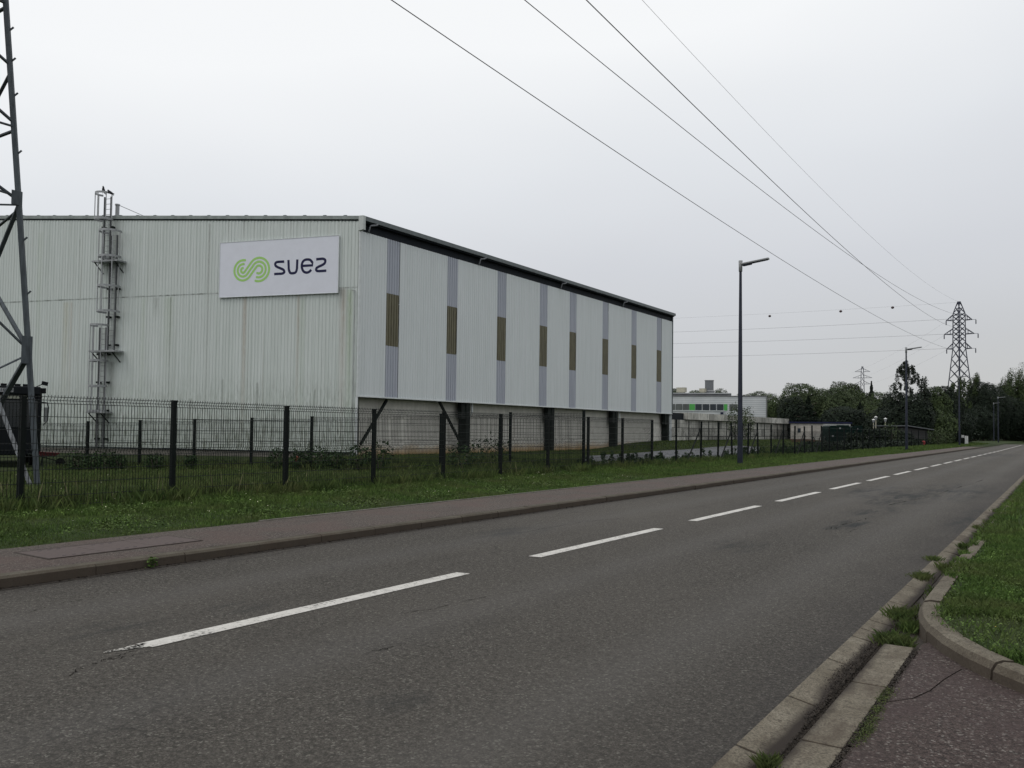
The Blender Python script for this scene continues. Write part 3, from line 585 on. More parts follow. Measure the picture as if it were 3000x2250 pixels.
leaves('gutter_litter', np.c_[X, Y, rng.uniform(.003, .012, 3500)], .03, M_DIRT, 'dark leaf litter along the foot of the left kerb', 'litter')
# little weed growing against the kerb
g0 = G(448, 1665, 0); t = empty('kerb_weed', (-7.96, g0[1], 0), 'single small leafy weed sprouting at the foot of the left kerb', 'weed')
P = np.c_[rng.normal(0, .022, 90), rng.normal(0, .026, 90), rng.uniform(.01, .11, 90)]; leaves('leaf_cluster', P, .035, M_GRASS, None, None, .4, parent=t)
bb = MB(); bb.tube([(-7.96, g0[1], 0), (-7.955, g0[1]+.01, .09)], .003, 5); bb.build('stem', M_WEED, t)
# tall weeds behind the fence
W_ = []
for i in range(120):
    x_ = rng.uniform(-13.7, FX-.2); y_ = rng.uniform(24, 62); z_ = H(x_, y_); hh = rng.uniform(.25, .62)*(1.25 if y_ > 44 else 1)
    n_ = 110; tt = rng.uniform(0, 1, n_); W_.append(np.c_[x_+rng.normal(0, .07, n_)*(1.3-tt), y_+rng.normal(0, .10, n_)*(1.3-tt), z_+hh*tt])
leaves('weeds', np.concatenate(W_), .085, M_WEED, 'tall dark leafy weeds standing behind the roadside fence', 'weeds', .15)

# ------------------------------------------------------------------ warehouse
XW = -32.0; YA = 32.82; YE = 76.22
ps = math.atan(7780/FPX)+phi; gd = np.array([-math.sin(ps), math.cos(ps), 0.]); no = np.array([-gd[1], gd[0], 0.])
if no @ np.array([0-XW, 0-YA, 0]) < 0: no = -no
A0 = np.array([XW, YA, 0.])
def gp(x, y, off=0.):
    d = ray(x, y); P = CAM+d*((A0+no*off-CAM) @ no)/(d @ no); return float((P-A0) @ gd), float(P[2])
def W3(u, o, z): p = A0+gd*u+no*o; return (p[0], p[1], z)
RG = Matrix(((gd[0], no[0], 0), (gd[1], no[1], 0), (0, 0, 1)))      # local x = u, local y = outward, local z = up
UG = 34.0; SL = .0655; ZE = 13.0
wh = empty('warehouse', (XW, YA, 0), 'huge white corrugated metal warehouse with brown window strips and a sign on its end wall', 'warehouse')
def loc_obj(mb, name, mat, rot, parent=wh, bevel=0):
    # built in the wall's own frame (x along the wall, y outward, z up)
    me = bpy.data.meshes.new(name); me.from_pydata(mb.v, [], mb.f); me.materials.append(mat); o = bpy.data.objects.new(name, me); COL.objects.link(o)
    o.parent = parent; o.rotation_euler = rot
    if bevel:
        q = o.modifiers.new('bevel', 'BEVEL'); q.width = bevel; q.segments = 1
    return o
ang_g = math.atan2(gd[1], gd[0])
def gable_local(mb, name, mat, parent=wh, bevel=0):
    # x=u, y=outward: flip handedness by using y -> outward via rotation about z; outward is +90deg or -90deg from u
    sgn = 1 if (Matrix.Rotation(ang_g, 3, 'Z') @ Vector((0, 1, 0))).dot(Vector(no)) > 0 else -1
    if sgn < 0: mb.v = [(v[0], -v[1], v[2]) for v in mb.v]; mb.f = [f[::-1] for f in mb.f]
    rot = (0, 0, ang_g) if parent is wh else (0, 0, 0)
    return loc_obj(mb, name, mat, rot, parent, bevel)
def corr(mb, u0_, u1_, zb, zt, off, pitch=.215, dep=.024):
    # trapezoid profile sheet; zb, zt functions of u
    us = []; u = u0_; k0 = math.floor(u0_/pitch)*pitch
    pr_ = [(0, 0), (.30, 0), (.42, 1), (.88, 1)]
    pts = [(u0_, 0.)]
    k = k0
    while k < u1_:
        for f_, h_ in pr_:
            q = k+f_*pitch
            if u0_ < q < u1_: pts.append((q, h_*dep))
        k += pitch
    pts.append((u1_, 0.)); o = len(mb.v)
    for (q, d_) in pts: mb.v.append((q, off+d_, zb(q))); mb.v.append((q, off+d_, zt(q)))
    for i in range(len(pts)-1): mb.f.append((o+2*i, o+2*i+2, o+2*i+3, o+2*i+1))
b = MB(); corr(b, .06, UG, lambda u: .14-.006*u, lambda u: 9.22, .0); gable_local(b, 'lower_cladding', M_GAB)
b = MB(); corr(b, .06, UG, lambda u: 9.14, lambda u: ZE+SL*u-.10, .014); gable_local(b, 'upper_cladding', M_GAB)
b = MB(); b.box((UG/2, -.12, -.25), (UG, .2, .86)); gable_local(b, 'plinth', M_PLINTH)
b = MB(); b.box((UG/2, .03, .10), (UG, .10, .05)); gable_local(b, 'base_flashing', M_DARK)
# verge trim and roof
b = MB(); n = 40
b.add([(-.2, .10, ZE-.15), (UG, .10, ZE-.15+SL*UG), (UG, .10, ZE+.06+SL*UG), (-.2, .10, ZE+.04), (-.2, -.3, ZE-.15), (UG, -.3, ZE-.15+SL*UG), (UG, -.3, ZE+.06+SL*UG), (-.2, -.3, ZE+.04)], [(0, 1, 2, 3), (4, 7, 6, 5), (3, 2, 6, 7), (0, 4, 5, 1), (0, 3, 7, 4), (1, 5, 6, 2)])
gable_local(b, 'verge_trim', simple('verge_flashing', (.24, .27, .26), .6, var=.3, scale=2))
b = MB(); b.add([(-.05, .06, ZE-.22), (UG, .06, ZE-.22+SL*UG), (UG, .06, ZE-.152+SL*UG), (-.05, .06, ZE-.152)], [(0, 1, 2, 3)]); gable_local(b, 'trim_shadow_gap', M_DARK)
b = MB(); u = .9
while u < UG:
    zz = ZE+.06+SL*u; b = MB(); b.add([(u-.17, .09, zz-.04), (u-.08, .09, zz+.030), (u+.08, .09, zz+.035), (u+.17, .09, zz-.03), (u-.17, -.6, zz-.04), (u-.08, -.6, zz+.030), (u+.08, -.6, zz+.035), (u+.17, -.6, zz-.03)], [(0, 3, 2, 1), (0, 1, 5, 4), (1, 2, 6, 5), (2, 3, 7, 6)]); u += 1.27; gable_local(b, 'roof_rib_end', M_TRIMG)
b = MB(); g3 = gd*UG; e = np.array([.25, 0, 0])
q0 = np.array([XW+.30, YA, ZE]); q1 = np.array([XW+.30, YE, ZE]); r0_ = A0+gd*UG+[0, 0, ZE+SL*UG]; r1_ = r0_+[0, YE-YA, 0]
s0_ = r0_+gd*UG-[0, 0, 2*0+SL*UG]; s1_ = s0_+[0, YE-YA, 0]
b.quad(q0, q1, r1_, r0_); b.quad(r0_, r1_, s1_, s0_); b.build('roof', M_TRIMG, wh)
# far walls so the building is closed
b = MB(); f0 = A0+gd*2*UG; b.quad((XW, YE, -.2), (XW, YE, ZE-.05), tuple(r1_-[0, 0, .02]), tuple(np.array([r1_[0], r1_[1], -.2]))); b.quad((r1_[0], r1_[1], -.2), tuple(r1_-[0, 0, .02]), (s1_[0], s1_[1], ZE-.05), (s1_[0], s1_[1], -.2)); b.quad((s0_[0], s0_[1], -.2), (s1_[0], s1_[1], -.2), (s1_[0], s1_[1], ZE), (s0_[0], s0_[1], ZE)); b.quad((r0_[0], r0_[1], -.2), (s0_[0], s0_[1], -.2), (s0_[0], s0_[1], ZE), tuple(r0_))
b.build('rear_wall', M_SIDE, wh)
# side wall (x along +Y, outward +X)
def side_local(mb, name, mat, parent=wh, label=None):
    mb.v = [(v[1], v[0], v[2]) for v in mb.v]; mb.f = [f[::-1] for f in mb.f]
    o = loc_obj(mb, name, mat, (0, 0, 0), parent)
    if label: o['label'] = label
    return o
ZB, ZT = 3.22, 12.24
def side_rot(mb, name, mat, parent=wh):
    # keep local x along the wall so the streak textures run down it
    mb.v = [(v[0], -v[1], v[2]) for v in mb.v]; mb.f = [f[::-1] for f in mb.f]
    return loc_obj(mb, name, mat, (0, 0, math.pi/2) if parent is wh else (0, 0, 0), parent)
strips = [(2.19, 3.29), (7.72, 8.79), (13.24, 14.31), (18.71, 19.79), (23.12, 24.19), (28.65, 29.72), (34.16, 35.25), (39.72, 40.81)]
cur = .04
for (a_, b_) in strips+[(YE-YA, None)]:
    m_ = MB(); corr(m_, cur, a_, lambda u: ZB, lambda u: ZT, 0.); side_rot(m_, 'cladding_panel', M_SIDE)
    if b_: cur = b_
for (a_, b_) in strips:
    m_ = MB(); corr(m_, a_, b_, lambda u: ZB, lambda u: 6.17, -.03, .215, .045); side_rot(m_, 'bluish_strip', M_STRIP); m_ = MB(); corr(m_, a_, b_, lambda u: 9.12, lambda u: ZT, -.03, .215, .045); side_rot(m_, 'bluish_strip', M_STRIP)
    m_ = MB(); corr(m_, a_+.02, b_-.02, lambda u: 6.15, lambda u: 9.14, -.03, .215, .05)
    side_rot(m_, 'strip_window', M_BROWN)
b = MB(); b.box2((XW-.02, YA+.04, ZB-.07), (XW+.06, YE, ZB)); b.build('bottom_trim', M_TRIMW, wh)
b = MB(); b.box2((XW-.02, YA-.06, 3.15), (XW+.055, YA+.10, 12.24)); b.build('corner_trim', M_TRIMW, wh)
b = MB(); b.box2((XW-.30, YA-.05, -.1), (XW+.04, YA+.02, 3.15)); b.build('corner_trim', M_TRIMW, wh)
b = MB(); b.add([(XW-.02, YA-.12, 12.24), (XW+.34, YA-.12, 12.24+.02), (XW+.34, YA-.12, 13.03), (XW-.02, YA-.12, 13.06), (XW-.02, YA+.05, 12.24), (XW+.34, YA+.05, 12.26), (XW+.34, YA+.05, 13.03), (XW-.02, YA+.05, 13.06)], [(0, 1, 2, 3), (4, 7, 6, 5), (1, 5, 6, 2), (3, 2, 6, 7), (0, 4, 5, 1), (0, 3, 7, 4)]); b.build('gutter_end_cap', simple('end_cap_white', (.48, .51, .50), .6, var=.1), wh)
b = MB(); b.box2((XW-.15, YA+.05, 12.10), (XW-.05, YE, 12.9)); b.build('gutter_recess', M_DARK, wh)
b = MB(); b.box2((XW+.22, YA+.05, 12.78), (XW+.34, YE+.05, 13.02)); b.build('eaves_fascia', M_TRIMG, wh)
b = MB(); b.box2((XW-.05, YA+.05, 12.70), (XW+.22, YE, 12.80)); b.build('gutter', M_DARK, wh)
b = MB(); b.box2((XW-.04, YE-.03, ZB-.1), (XW+.08, YE+.06, 12.8)); b.build('end_flashing', M_TRIMG, wh)
for yy in (YA+.55, PX(1400, 765, XW)[1], PX(1640, 840, XW)[1], PX(1822, 893, XW)[1]):
    b = MB(); b.tube([(XW+.10, yy, 12.25), (XW+.14, yy, 12.42), (XW+.20, yy+.05, 12.62), (XW+.28, yy+.35, 12.70), (XW+.30, yy+.5, 12.78)], .055, 8); b.build('gutter_outlet', simple('outlet_grey', (.20, .21, .23), .6), wh, smooth=True)
# ground floor: concrete wall panels, steel columns, braces
XC = XW-.75
b = MB(); y = YA+.25; zs = [-.5, 1.0, 2.18, 3.25]
while y < YE-.1:
    y2 = min(y+2.72, YE-.1)
    for z0_, z1_ in zip(zs[:-1], zs[1:]): b.box2((XC-.2, y+.008, z0_+.006), (XC, y2-.008, z1_-.006))
    y += 2.72
b.build('concrete_wall', M_CONC, wh)
b = MB(); b.box2((XC-.3, YA+.2, -.5), (XC-.2, YE, 3.3)); b.build('inner_backing', M_DARK, wh)
b = MB(); b.box2((XC, YA+.1, 3.16), (XW-.03, YE, 3.22)); b.build('soffit', M_DARK, wh)
def colx(px_, py_=1280, X=XW-.12): return PX(px_, py_, X)[1]
for (pa, pb) in ((1359, 1381), (1604, 1634), (1796, 1816), (1947, 1967)):
    ya, yb = colx(pa), colx(pb); mid_ = (ya+yb)/2; wy = .42
    b = MB(); b.box2((XW-.75, mid_-wy/2, -.4), (XW-.10, mid_-wy/2+.05, 3.16)); b.box2((XW-.75, mid_+wy/2-.05, -.4), (XW-.10, mid_+wy/2, 3.16)); b.box2((XW-.45, mid_-wy/2+.05, -.4), (XW-.38, mid_+wy/2-.05, 3.16)); b.box2((XW-.14, mid_-wy/2+.05, -.4), (XW-.10, mid_+wy/2-.05, 3.16))
    clm = b.build('column', M_STEELB, wh)
    b = MB(); b.box2((XW-.45, mid_-wy/2-.45, 2.1), (XW-.15, mid_-wy/2-.003, 3.14)); b.build('haunch', M_STEELB, clm)
b = MB(); b.box2((XW-.40, YA+.06, -.2), (XW-.12, YA+.30, 3.15)); b.build('column', simple('grey_corner_column', (.06, .062, .055), .7), wh)
for (x0p, y0p, x1p, y1p) in ((1056, 1302, 1133, 1172), (1287, 1177, 1362, 1322)):
    p = PX(x0p, y0p, XW-.3); q = PX(x1p, y1p, XW-.3); b = MB(); b.beam(p, q, .13, .13); b.build('brace', M_STEELB, wh)
for xp in (1391, 1822):
    yy = colx(xp, 1200); b = MB(); b.tube([(XW-.35, yy, 3.16), (XW-.35, yy, 2.55)], .07, 8); b.tube([(XW-.35, yy, 2.55), (XW-.40, yy-.02, 2.40), (XW-.45, yy-.05, 2.30)], .045, 8); b.build('drain_pipe', M_TRIMW, wh)
# thin conductor at the corner and roof stub
b = MB(); b.tube([W3(.20, .09, 8.95), W3(.20, .09, .3)], .018, 5); b.tube([W3(.20, .09, 8.95), W3(.42, .09, 8.98)], .018, 5); b.build('corner_pipe', M_GALV, wh)
uu, zz = gp(336, 634); b = MB(); b.tube([W3(uu, -.2, zz-.1), W3(uu, -.2, zz+.75)], .12, 8); b.tube([W3(uu, -.2, zz-.15), W3(uu, -.2, zz+.08)], .2, 8); b.tube([W3(uu, -.2, zz+.72), W3(uu, -.2, zz+.80)], .15, 8); b.build('roof_stub', M_GALV, wh)
p0 = W3(uu, -.2, zz+.78); u2, z2 = gp(412, 630); b = MB(); b.tube([p0, W3(u2, -.4, z2)], .02, 4); b.build('stay_wire', M_GALV, wh)

# ------------------------------------------------------------------ sign on the gable
sg0, sg1 = 1.23, 8.90; sz0, sz1 = 8.87, 12.02; SO = .11
sign = empty('sign_board', W3((sg0+sg1)/2, SO, sz0), 'white rectangular sign with green spiral logo and dark blue word on the warehouse end wall', 'sign')
def gl(mb, name, mat, parent):
    # world placement of (u, outward, z) data under a thing
    mb.v = [W3(*v) for v in mb.v]; return mb.build(name, mat, parent)
b = MB(); b.box(((sg0+sg1)/2, SO, (sz0+sz1)/2), (sg1-sg0, .06, sz1-sz0)); gl(b, 'board', M_SIGN, sign)
b = MB()
for (c_, d_) in ((((sg0+sg1)/2, SO+.008, sz1+.012), (sg1-sg0+.05, .08, .024)), (((sg0+sg1)/2, SO+.008, sz0-.012), (sg1-sg0+.05, .08, .024)), ((sg0-.012, SO+.008, (sz0+sz1)/2), (.024, .08, sz1-sz0)), ((sg1+.012, SO+.008, (sz0+sz1)/2), (.024, .08, sz1-sz0))): b.box(c_, d_)
gl(b, 'frame', M_TRIMW, sign)
def ribbon(pts, wdt, round_end=False, off=SO+.036):
    # flat stroke with 6 mm thickness in the sign's plane; pts in (u,z)
    b = MB(); P_ = [np.array(p, float) for p in pts]; k = len(P_); L_ = []; R_ = []
    for i in range(k):
        d = P_[min(i+1, k-1)]-P_[max(i-1, 0)]; d /= np.linalg.norm(d); n_ = np.array([-d[1], d[0]])*wdt/2; L_.append(P_[i]+n_); R_.append(P_[i]-n_)
    if round_end:
        for end in (0, -1):
            d = (P_[0]-P_[1]) if end == 0 else (P_[-1]-P_[-2]); d /= np.linalg.norm(d); a0_ = math.atan2(d[1], d[0]); c_ = P_[end]
            arc = [c_+np.array([math.cos(a0_+t_), math.sin(a0_+t_)])*wdt/2 for t_ in np.linspace(-math.pi/2, math.pi/2, 8)]
            o = len(b.v); b.v += [(float(q[0]), off+.0015, float(q[1])) for q in arc]; b.f.append(tuple(range(o, o+8)))
    o = len(b.v)
    for i in range(k):
        b.v += [(L_[i][0], off, L_[i][1]), (R_[i][0], off, R_[i][1]), (L_[i][0], off-.008, L_[i][1]), (R_[i][0], off-.008, R_[i][1])]
    for i in range(k-1):
        q = o+4*i; b.f += [(q, q+4, q+5, q+1), (q, q+2, q+6, q+4), (q+1, q+5, q+7, q+3)]
    return b
def sp(cx_, cy_): return gp(640+cx_/5.53, 680+cy_/5.53, SO+.03)
def chaikin(p, n=3):
    p = [np.array(q, float) for q in p]
    for _ in range(n):
        o = [p[0]]
        for a_, c_ in zip(p[:-1], p[1:]): o += [a_*.75+c_*.25, a_*.25+c_*.75]
        o.append(p[-1]); p = o
    return p
cl = np.array(sp(400, 619)); crr = np.array(sp(655, 605)); crr[1] = cl[1] = (cl[1]+crr[1])/2
U1 = .00352; D_ = abs(crr[0]-cl[0])/U1; rl = (165, 102, 39); rr_ = (64, 127, 190)
al = math.degrees(math.asin(min(.99, 229/D_)))
logo_m = MB()
for q in range(3):
    tl, te = ((78, 84, 98)[q], (-117, -106, -108)[q]); pts = []
    for a_ in np.linspace(tl, 270+al, 40): pts.append((cl[0]-U1*rl[q]*math.cos(math.radians(a_)), cl[1]+U1*rl[q]*math.sin(math.radians(a_))))
    for a_ in np.linspace(90+al, te, 40): pts.append((crr[0]-U1*rr_[q]*math.cos(math.radians(a_)), crr[1]+U1*rr_[q]*math.sin(math.radians(a_))))
    rb = ribbon(pts, 37*U1, True, SO+.036+.0*q); logo_m.add(rb.v, rb.f)
gl(logo_m, 'green_spiral_emblem', M_LGREEN, sign)
LET = dict(s=[(1066, 477), (985, 481), (930, 486), (915, 530), (940, 560), (1000, 585), (1060, 610), (1072, 655), (1030, 674), (960, 676), (903, 680)],
           u=[(1135, 452), (1137, 520), (1139, 610), (1160, 665), (1205, 668), (1255, 655), (1272, 600), (1275, 520), (1277, 443)],
           e=[(1362, 548), (1430, 543), (1522, 538), (1520, 490), (1490, 448), (1430, 440), (1370, 465), (1345, 540), (1358, 610), (1395, 655), (1460, 655), (1505, 610)],
           z=[(1584, 440), (1640, 436), (1700, 428), (1735, 455), (1728, 500), (1690, 530), (1620, 560), (1578, 590), (1590, 632), (1650, 632), (1748, 625)])
for ch in 'suez':
    src = LET[ch]
    if ch == 'e': pts = [np.array(q, float) for q in src[:2]]+[np.array(src[2], float)]+chaikin(src[3:], 3)
    else: pts = chaikin(src, 3)
    rb = ribbon([sp(*q) for q in pts], 40*U1); gl(rb, 'letter', M_NAVY, sign)

# ------------------------------------------------------------------ caged ladder on the gable
lad = empty('caged_ladder', W3(17.2, .1, .3), 'tall galvanised safety ladder with hoop cage climbing the warehouse end wall', 'ladder')
M_GALVD = simple('dull_galvanised_steel', (.085, .09, .095), .6, 0., var=.3, scale=4, stretch=(2, 2, .5), spec=.3)
def flight(pxl, pxr, ytop, ybot, hoops, outw=.25, RH=.50):
    uL, zt = gp(pxl, ytop, outw); uR, _ = gp(pxr, ytop, outw); _, zb = gp(pxl, ybot, outw); uc = (uL+uR)/2; hw = .24
    for s_ in (-1, 1):
        b = MB(); b.box((uc+s_*hw, outw, (zt+zb)/2), (.07, .09, zt-zb)); gl(b, 'stringer', M_GALVD, lad)
    z = zb+.1
    while z < zt: b = MB(); b.tube([(uc-hw, outw, z), (uc+hw, outw, z)], .016, 5); gl(b, 'rung', M_GALV, lad); z += .32
    z = zb+.5
    while z < min(zt, ZE+SL*uc-.3):
        for s_ in (-1, 1): b = MB(); b.box((uc+s_*(hw+.07), outw/2+.03, z), (.20, outw, .11)); gl(b, 'wall_bracket', M_STEELB, lad)
        z += 1.7
    if hoops:
        hz = [gp(pxl, h_, outw)[1] for h_ in hoops]; R_ = RH
        for h_ in hz:
            b = MB(); o = len(b.v); aa = np.linspace(-math.radians(40), math.radians(220), 20)
            for a_ in aa:
                cx_, cy_ = uc+R_*math.cos(a_), outw+.30+R_*math.sin(a_)
                for (dr, dz) in ((0, -.06), (0, .06), (.02, .06), (.02, -.06)): b.v.append((uc+(R_+dr)*math.cos(a_), outw+.30+(R_+dr)*math.sin(a_), h_+dz))
            for i in range(len(aa)-1):
                for j in range(4): b.f.append((o+4*i+j, o+4*i+(j+1) % 4, o+4*i+4+(j+1) % 4, o+4*i+4+j))
            gl(b, 'cage_hoop', M_GALV, lad)
        for a_ in (-10, 35, 90, 145, 190):
            t_ = math.radians(a_); b = MB(); b.box((uc+R_*math.cos(t_), outw+.30+R_*math.sin(t_), (hz[0]+hz[-1])/2), (.05, .025, abs(hz[0]-hz[-1]))); gl(b, 'cage_strap', M_GALV, lad)
    return uc
flight(306, 328, 578, 772, (573, 647))
flight(326, 343, 690, 1035, (682, 756, 842, 915), RH=.62)
flight(293, 312, 960, 1310, (955, 1058, 1132, 1204))
for (xa, xb, yy) in ((277, 352, 768), (268, 343, 1030), (259, 310, 1208)):
    ua, z_ = gp(xa, yy, .6); ub, _ = gp(xb, yy, .6); b = MB(); b.box(((ua+ub)/2, .45, z_), (abs(ua-ub), .75, .09)); gl(b, 'rest_platform', M_GALV, lad)
    for s_ in (ua-.15, ub+.25): b = MB(); b.beam((s_, .75, z_-.05), (s_, .06, z_-.62), .05); gl(b, 'platform_strut', M_STEELB, lad)
# two birds on the top hoop
def bird(px_, py_, lean, label):
    u_, z_ = gp(px_, py_, .75); t = empty('crow', W3(u_, .75, z_), label, 'bird', None)
    b = MB(); s_ = 1.35
    # one continuous lofted body: tail, back, breast, neck, head, beak along a leaning spine (u decreases to the left of the photo means +u)
    sp_ = [(-.16, .02, .012), (-.12, .045, .022), (-.07, .08, .038), (-.02, .125, .058), (.025, .175, .064), (.055, .22, .055), (.07, .262, .040), (.085, .295, .040), (.105, .318, .032), (.125, .322, .015), (.155, .315, .004)]
    pts = []; rad = []
    for (f_, h_, r_) in sp_:
        c_, s2 = math.cos(lean), math.sin(lean); pts.append((u_+(f_*c_-h_*s2)*s_, .75, z_+(f_*s2+h_*c_)*s_)); rad.append(r_*s_)
    b.tube(pts, rad, 8)
    for k_ in (-.02, .02): b.tube([(u_, .75+k_, z_-.01), (u_+.005, .75+k_, z_+.12)], .006, 4)
    b.v = [W3(*v) for v in b.v]; b.build('bird_body', M_BIRD, t, smooth=True)
bird(301, 568, .35, 'black crow standing upright on the left rim of the ladder cage')
bird(327, 573.5, -.35, 'black crow leaning forward on the right rim of the ladder cage')

# ------------------------------------------------------------------ fences
def panel_mesh(name, L, Hh, folds, hw, rad=.0050):
    b = MB()
    def yoff(z):
        for f_ in folds:
            if abs(z-f_) < .05: return .035*(1-abs(z-f_)/.05)
        return 0
    zz = sorted(set([0.02, Hh]+[f_+d for f_ in folds for d in (-.05, 0, .05)])); zz = [z for z in zz if 0 <= z <= Hh]
    x = .045
    while x < L-.02:
        b.tube([(x, yoff(z), z) for z in zz], rad, 3, False); x += .05
    for z in hw: b.tube([(.03, yoff(z)-.006, z), (L-.03, yoff(z)-.006, z)], rad*1.1, 3, False)
    me = bpy.data.meshes.new(name); me.from_pydata(b.v, [], b.f); me.materials.append(M_BLACK); return me
PM1 = panel_mesh('mesh_panel', 2.5, 1.73, (1.65, .85), (1.70, 1.65, 1.60, 1.4, 1.2, 1.0, .9, .8, .6, .4, .2, .05))
PM2 = panel_mesh('mesh_panel_tall', 2.5, 1.93, (1.85, 1.05, .25), (1.9, 1.85, 1.80, 1.6, 1.4, 1.2, 1.1, 1.0, .8, .6, .4, .3, .2, .05), .0052)
pb = MB(); pb.box((0, 0, .82), (.072, .072, 1.8)); pb.box((0, 0, 1.725), (.08, .08, .02)); pb.v = pb.v
def mkmesh(pb_, nm):
    me = bpy.data.meshes.new(nm); me.from_pydata(pb_.v, [], pb_.f); me.materials.append(M_BLACK); return me
POST1 = mkmesh(pb, 'post'); pb = MB(); pb.box((0, 0, .93), (.085, .085, 2.0)); pb.box((0, 0, 1.935), (.095, .095, .02)); POST2 = mkmesh(pb, 'post_tall')
def put(name, me, parent, p, rz=0, sc_=(1, 1, 1), sh=None):
    o = bpy.data.objects.new(name, me); COL.objects.link(o); o.parent = parent
    o.location = (p[0]-parent.location.x, p[1]-parent.location.y, p[2]-parent.location.z); o.rotation_euler = (0, 0, rz); o.scale = sc_; return o
def yk(k): return PX(3120-1/(3.268e-4+.555e-4*k), 1400, FX)[1]
fence1 = empty('mesh_fence', (FX, yk(0), .18), 'dark green welded mesh fence along the grass strip beside the road', 'fence')
ky = [yk(k) for k in range(-3, 10)]
for i, y_ in enumerate(ky):
    put('post', POST1, fence1, (FX, y_, float(H(FX+.01, y_))+random.uniform(-.02, .02)), random.uniform(-.05, .05))
    if i < len(ky)-1:
        L_ = ky[i+1]-y_; put('mesh_panel', PM1, fence1, (FX+.035, y_, float(H(FX+.01, y_))+.02), math.pi/2, (L_/2.5, 1, 1))
PI0 = np.array([-32.17, 18.03]); dI = (np.array([-13.03, 23.78])-PI0)/8; angI = math.atan2(dI[1], dI[0])
fence2 = empty('mesh_fence', (PI0[0], PI0[1], -.34), 'inner green mesh fence crossing the grass in front of the warehouse end wall', 'fence')
for k in range(-1, 9):
    p = PI0+dI*k; z_ = -.34+.066*k; put('post', POST2, fence2, (p[0], p[1], z_), angI)
    if k < 8: put('mesh_panel', PM2, fence2, (p[0], p[1], z_), angI, (np.linalg.norm(dI)/2.5, 1, 1))
# wire fence further on: posts with struts
fence3 = empty('wire_fence', (FX, PX(1981, 1359, FX)[1], .18), 'long line of dark fence posts with slanting struts and tension wires beside the far pavement', 'fence')
pb = MB(); pb.tube([(0, 0, -.1), (0, 0, 1.73)], .035, 8); POST3 = mkmesh(pb, 'round_post')
xs3 = [1981, 2053, 2103, 2145, 2191, 2221, 2259, 2294, 2328, 2357, 2380, 2408, 2430, 2454, 2474, 2493, 2511, 2528, 2545, 2561, 2578, 2594, 2610, 2630]
yl = [PX(x_, 1330, FX)[1] for x_ in xs3]; yl += [PX(2670, 1300, FX)[1], PX(2690, 1300, FX)[1], PX(2712, 1300, FX)[1]]
for i, y_ in enumerate(yl):
    z_ = float(H(FX+.01, y_)); o = put('post', POST3, fence3, (FX, y_, z_)); o.rotation_euler = (random.uniform(-.02, .02), random.uniform(-.03, .03), 0); o.scale = (1.3, 1.3, random.uniform(.97, 1.03))
    if i in (1, 3, 5, 7, 9, 11): b = MB(); b.beam((FX, y_-1.65, z_), (FX, y_-.02, z_+1.45), .045); b.build('strut', M_BLACK, fence3)
yl0 = [yk(9)]+yl
for zz_ in (.1, .6, 1.1, 1.62):
    b = MB(); b.tube([(FX, q, float(H(FX+.01, q))+zz_) for q in yl0], .006, 3, False); b.build('tension_wire', M_BLACK, fence3)
b = MB()
for s_ in range(2):
    y_ = yl0[0]
    while y_ < 62:
        z0_ = .2; b.tube([(FX+.01, y_, z0_), (FX+.01, y_+(1.5 if s_ else -1.5)*.5, z0_+1.4)], .0028, 3, False); y_ += .12
o = b.build('chain_link', M_BLACK, fence3)
# fence behind, by the block wall
fence4 = empty('wire_fence', (-28, 62, .4), 'thin posted fence standing in front of the concrete block wall', 'fence')
for i in range(14):
    y_ = PX(2018, 1290, -28)[1]+i*2.5; z_ = float(H(-28, y_)); o = put('post', POST3, fence4, (-28, y_, z_)); o.scale = (1.2, 1.2, 1.1)
for zz_ in (.2, 1.0, 1.8):
    y_ = PX(2018, 1290, -28)[1]; b = MB(); b.tube([(-28, y_, float(H(-28, y_))+zz_), (-28, y_+32.5, float(H(-28, y_+32))+zz_)], .01, 3, False); b.build('tension_wire', M_BLACK, fence4)

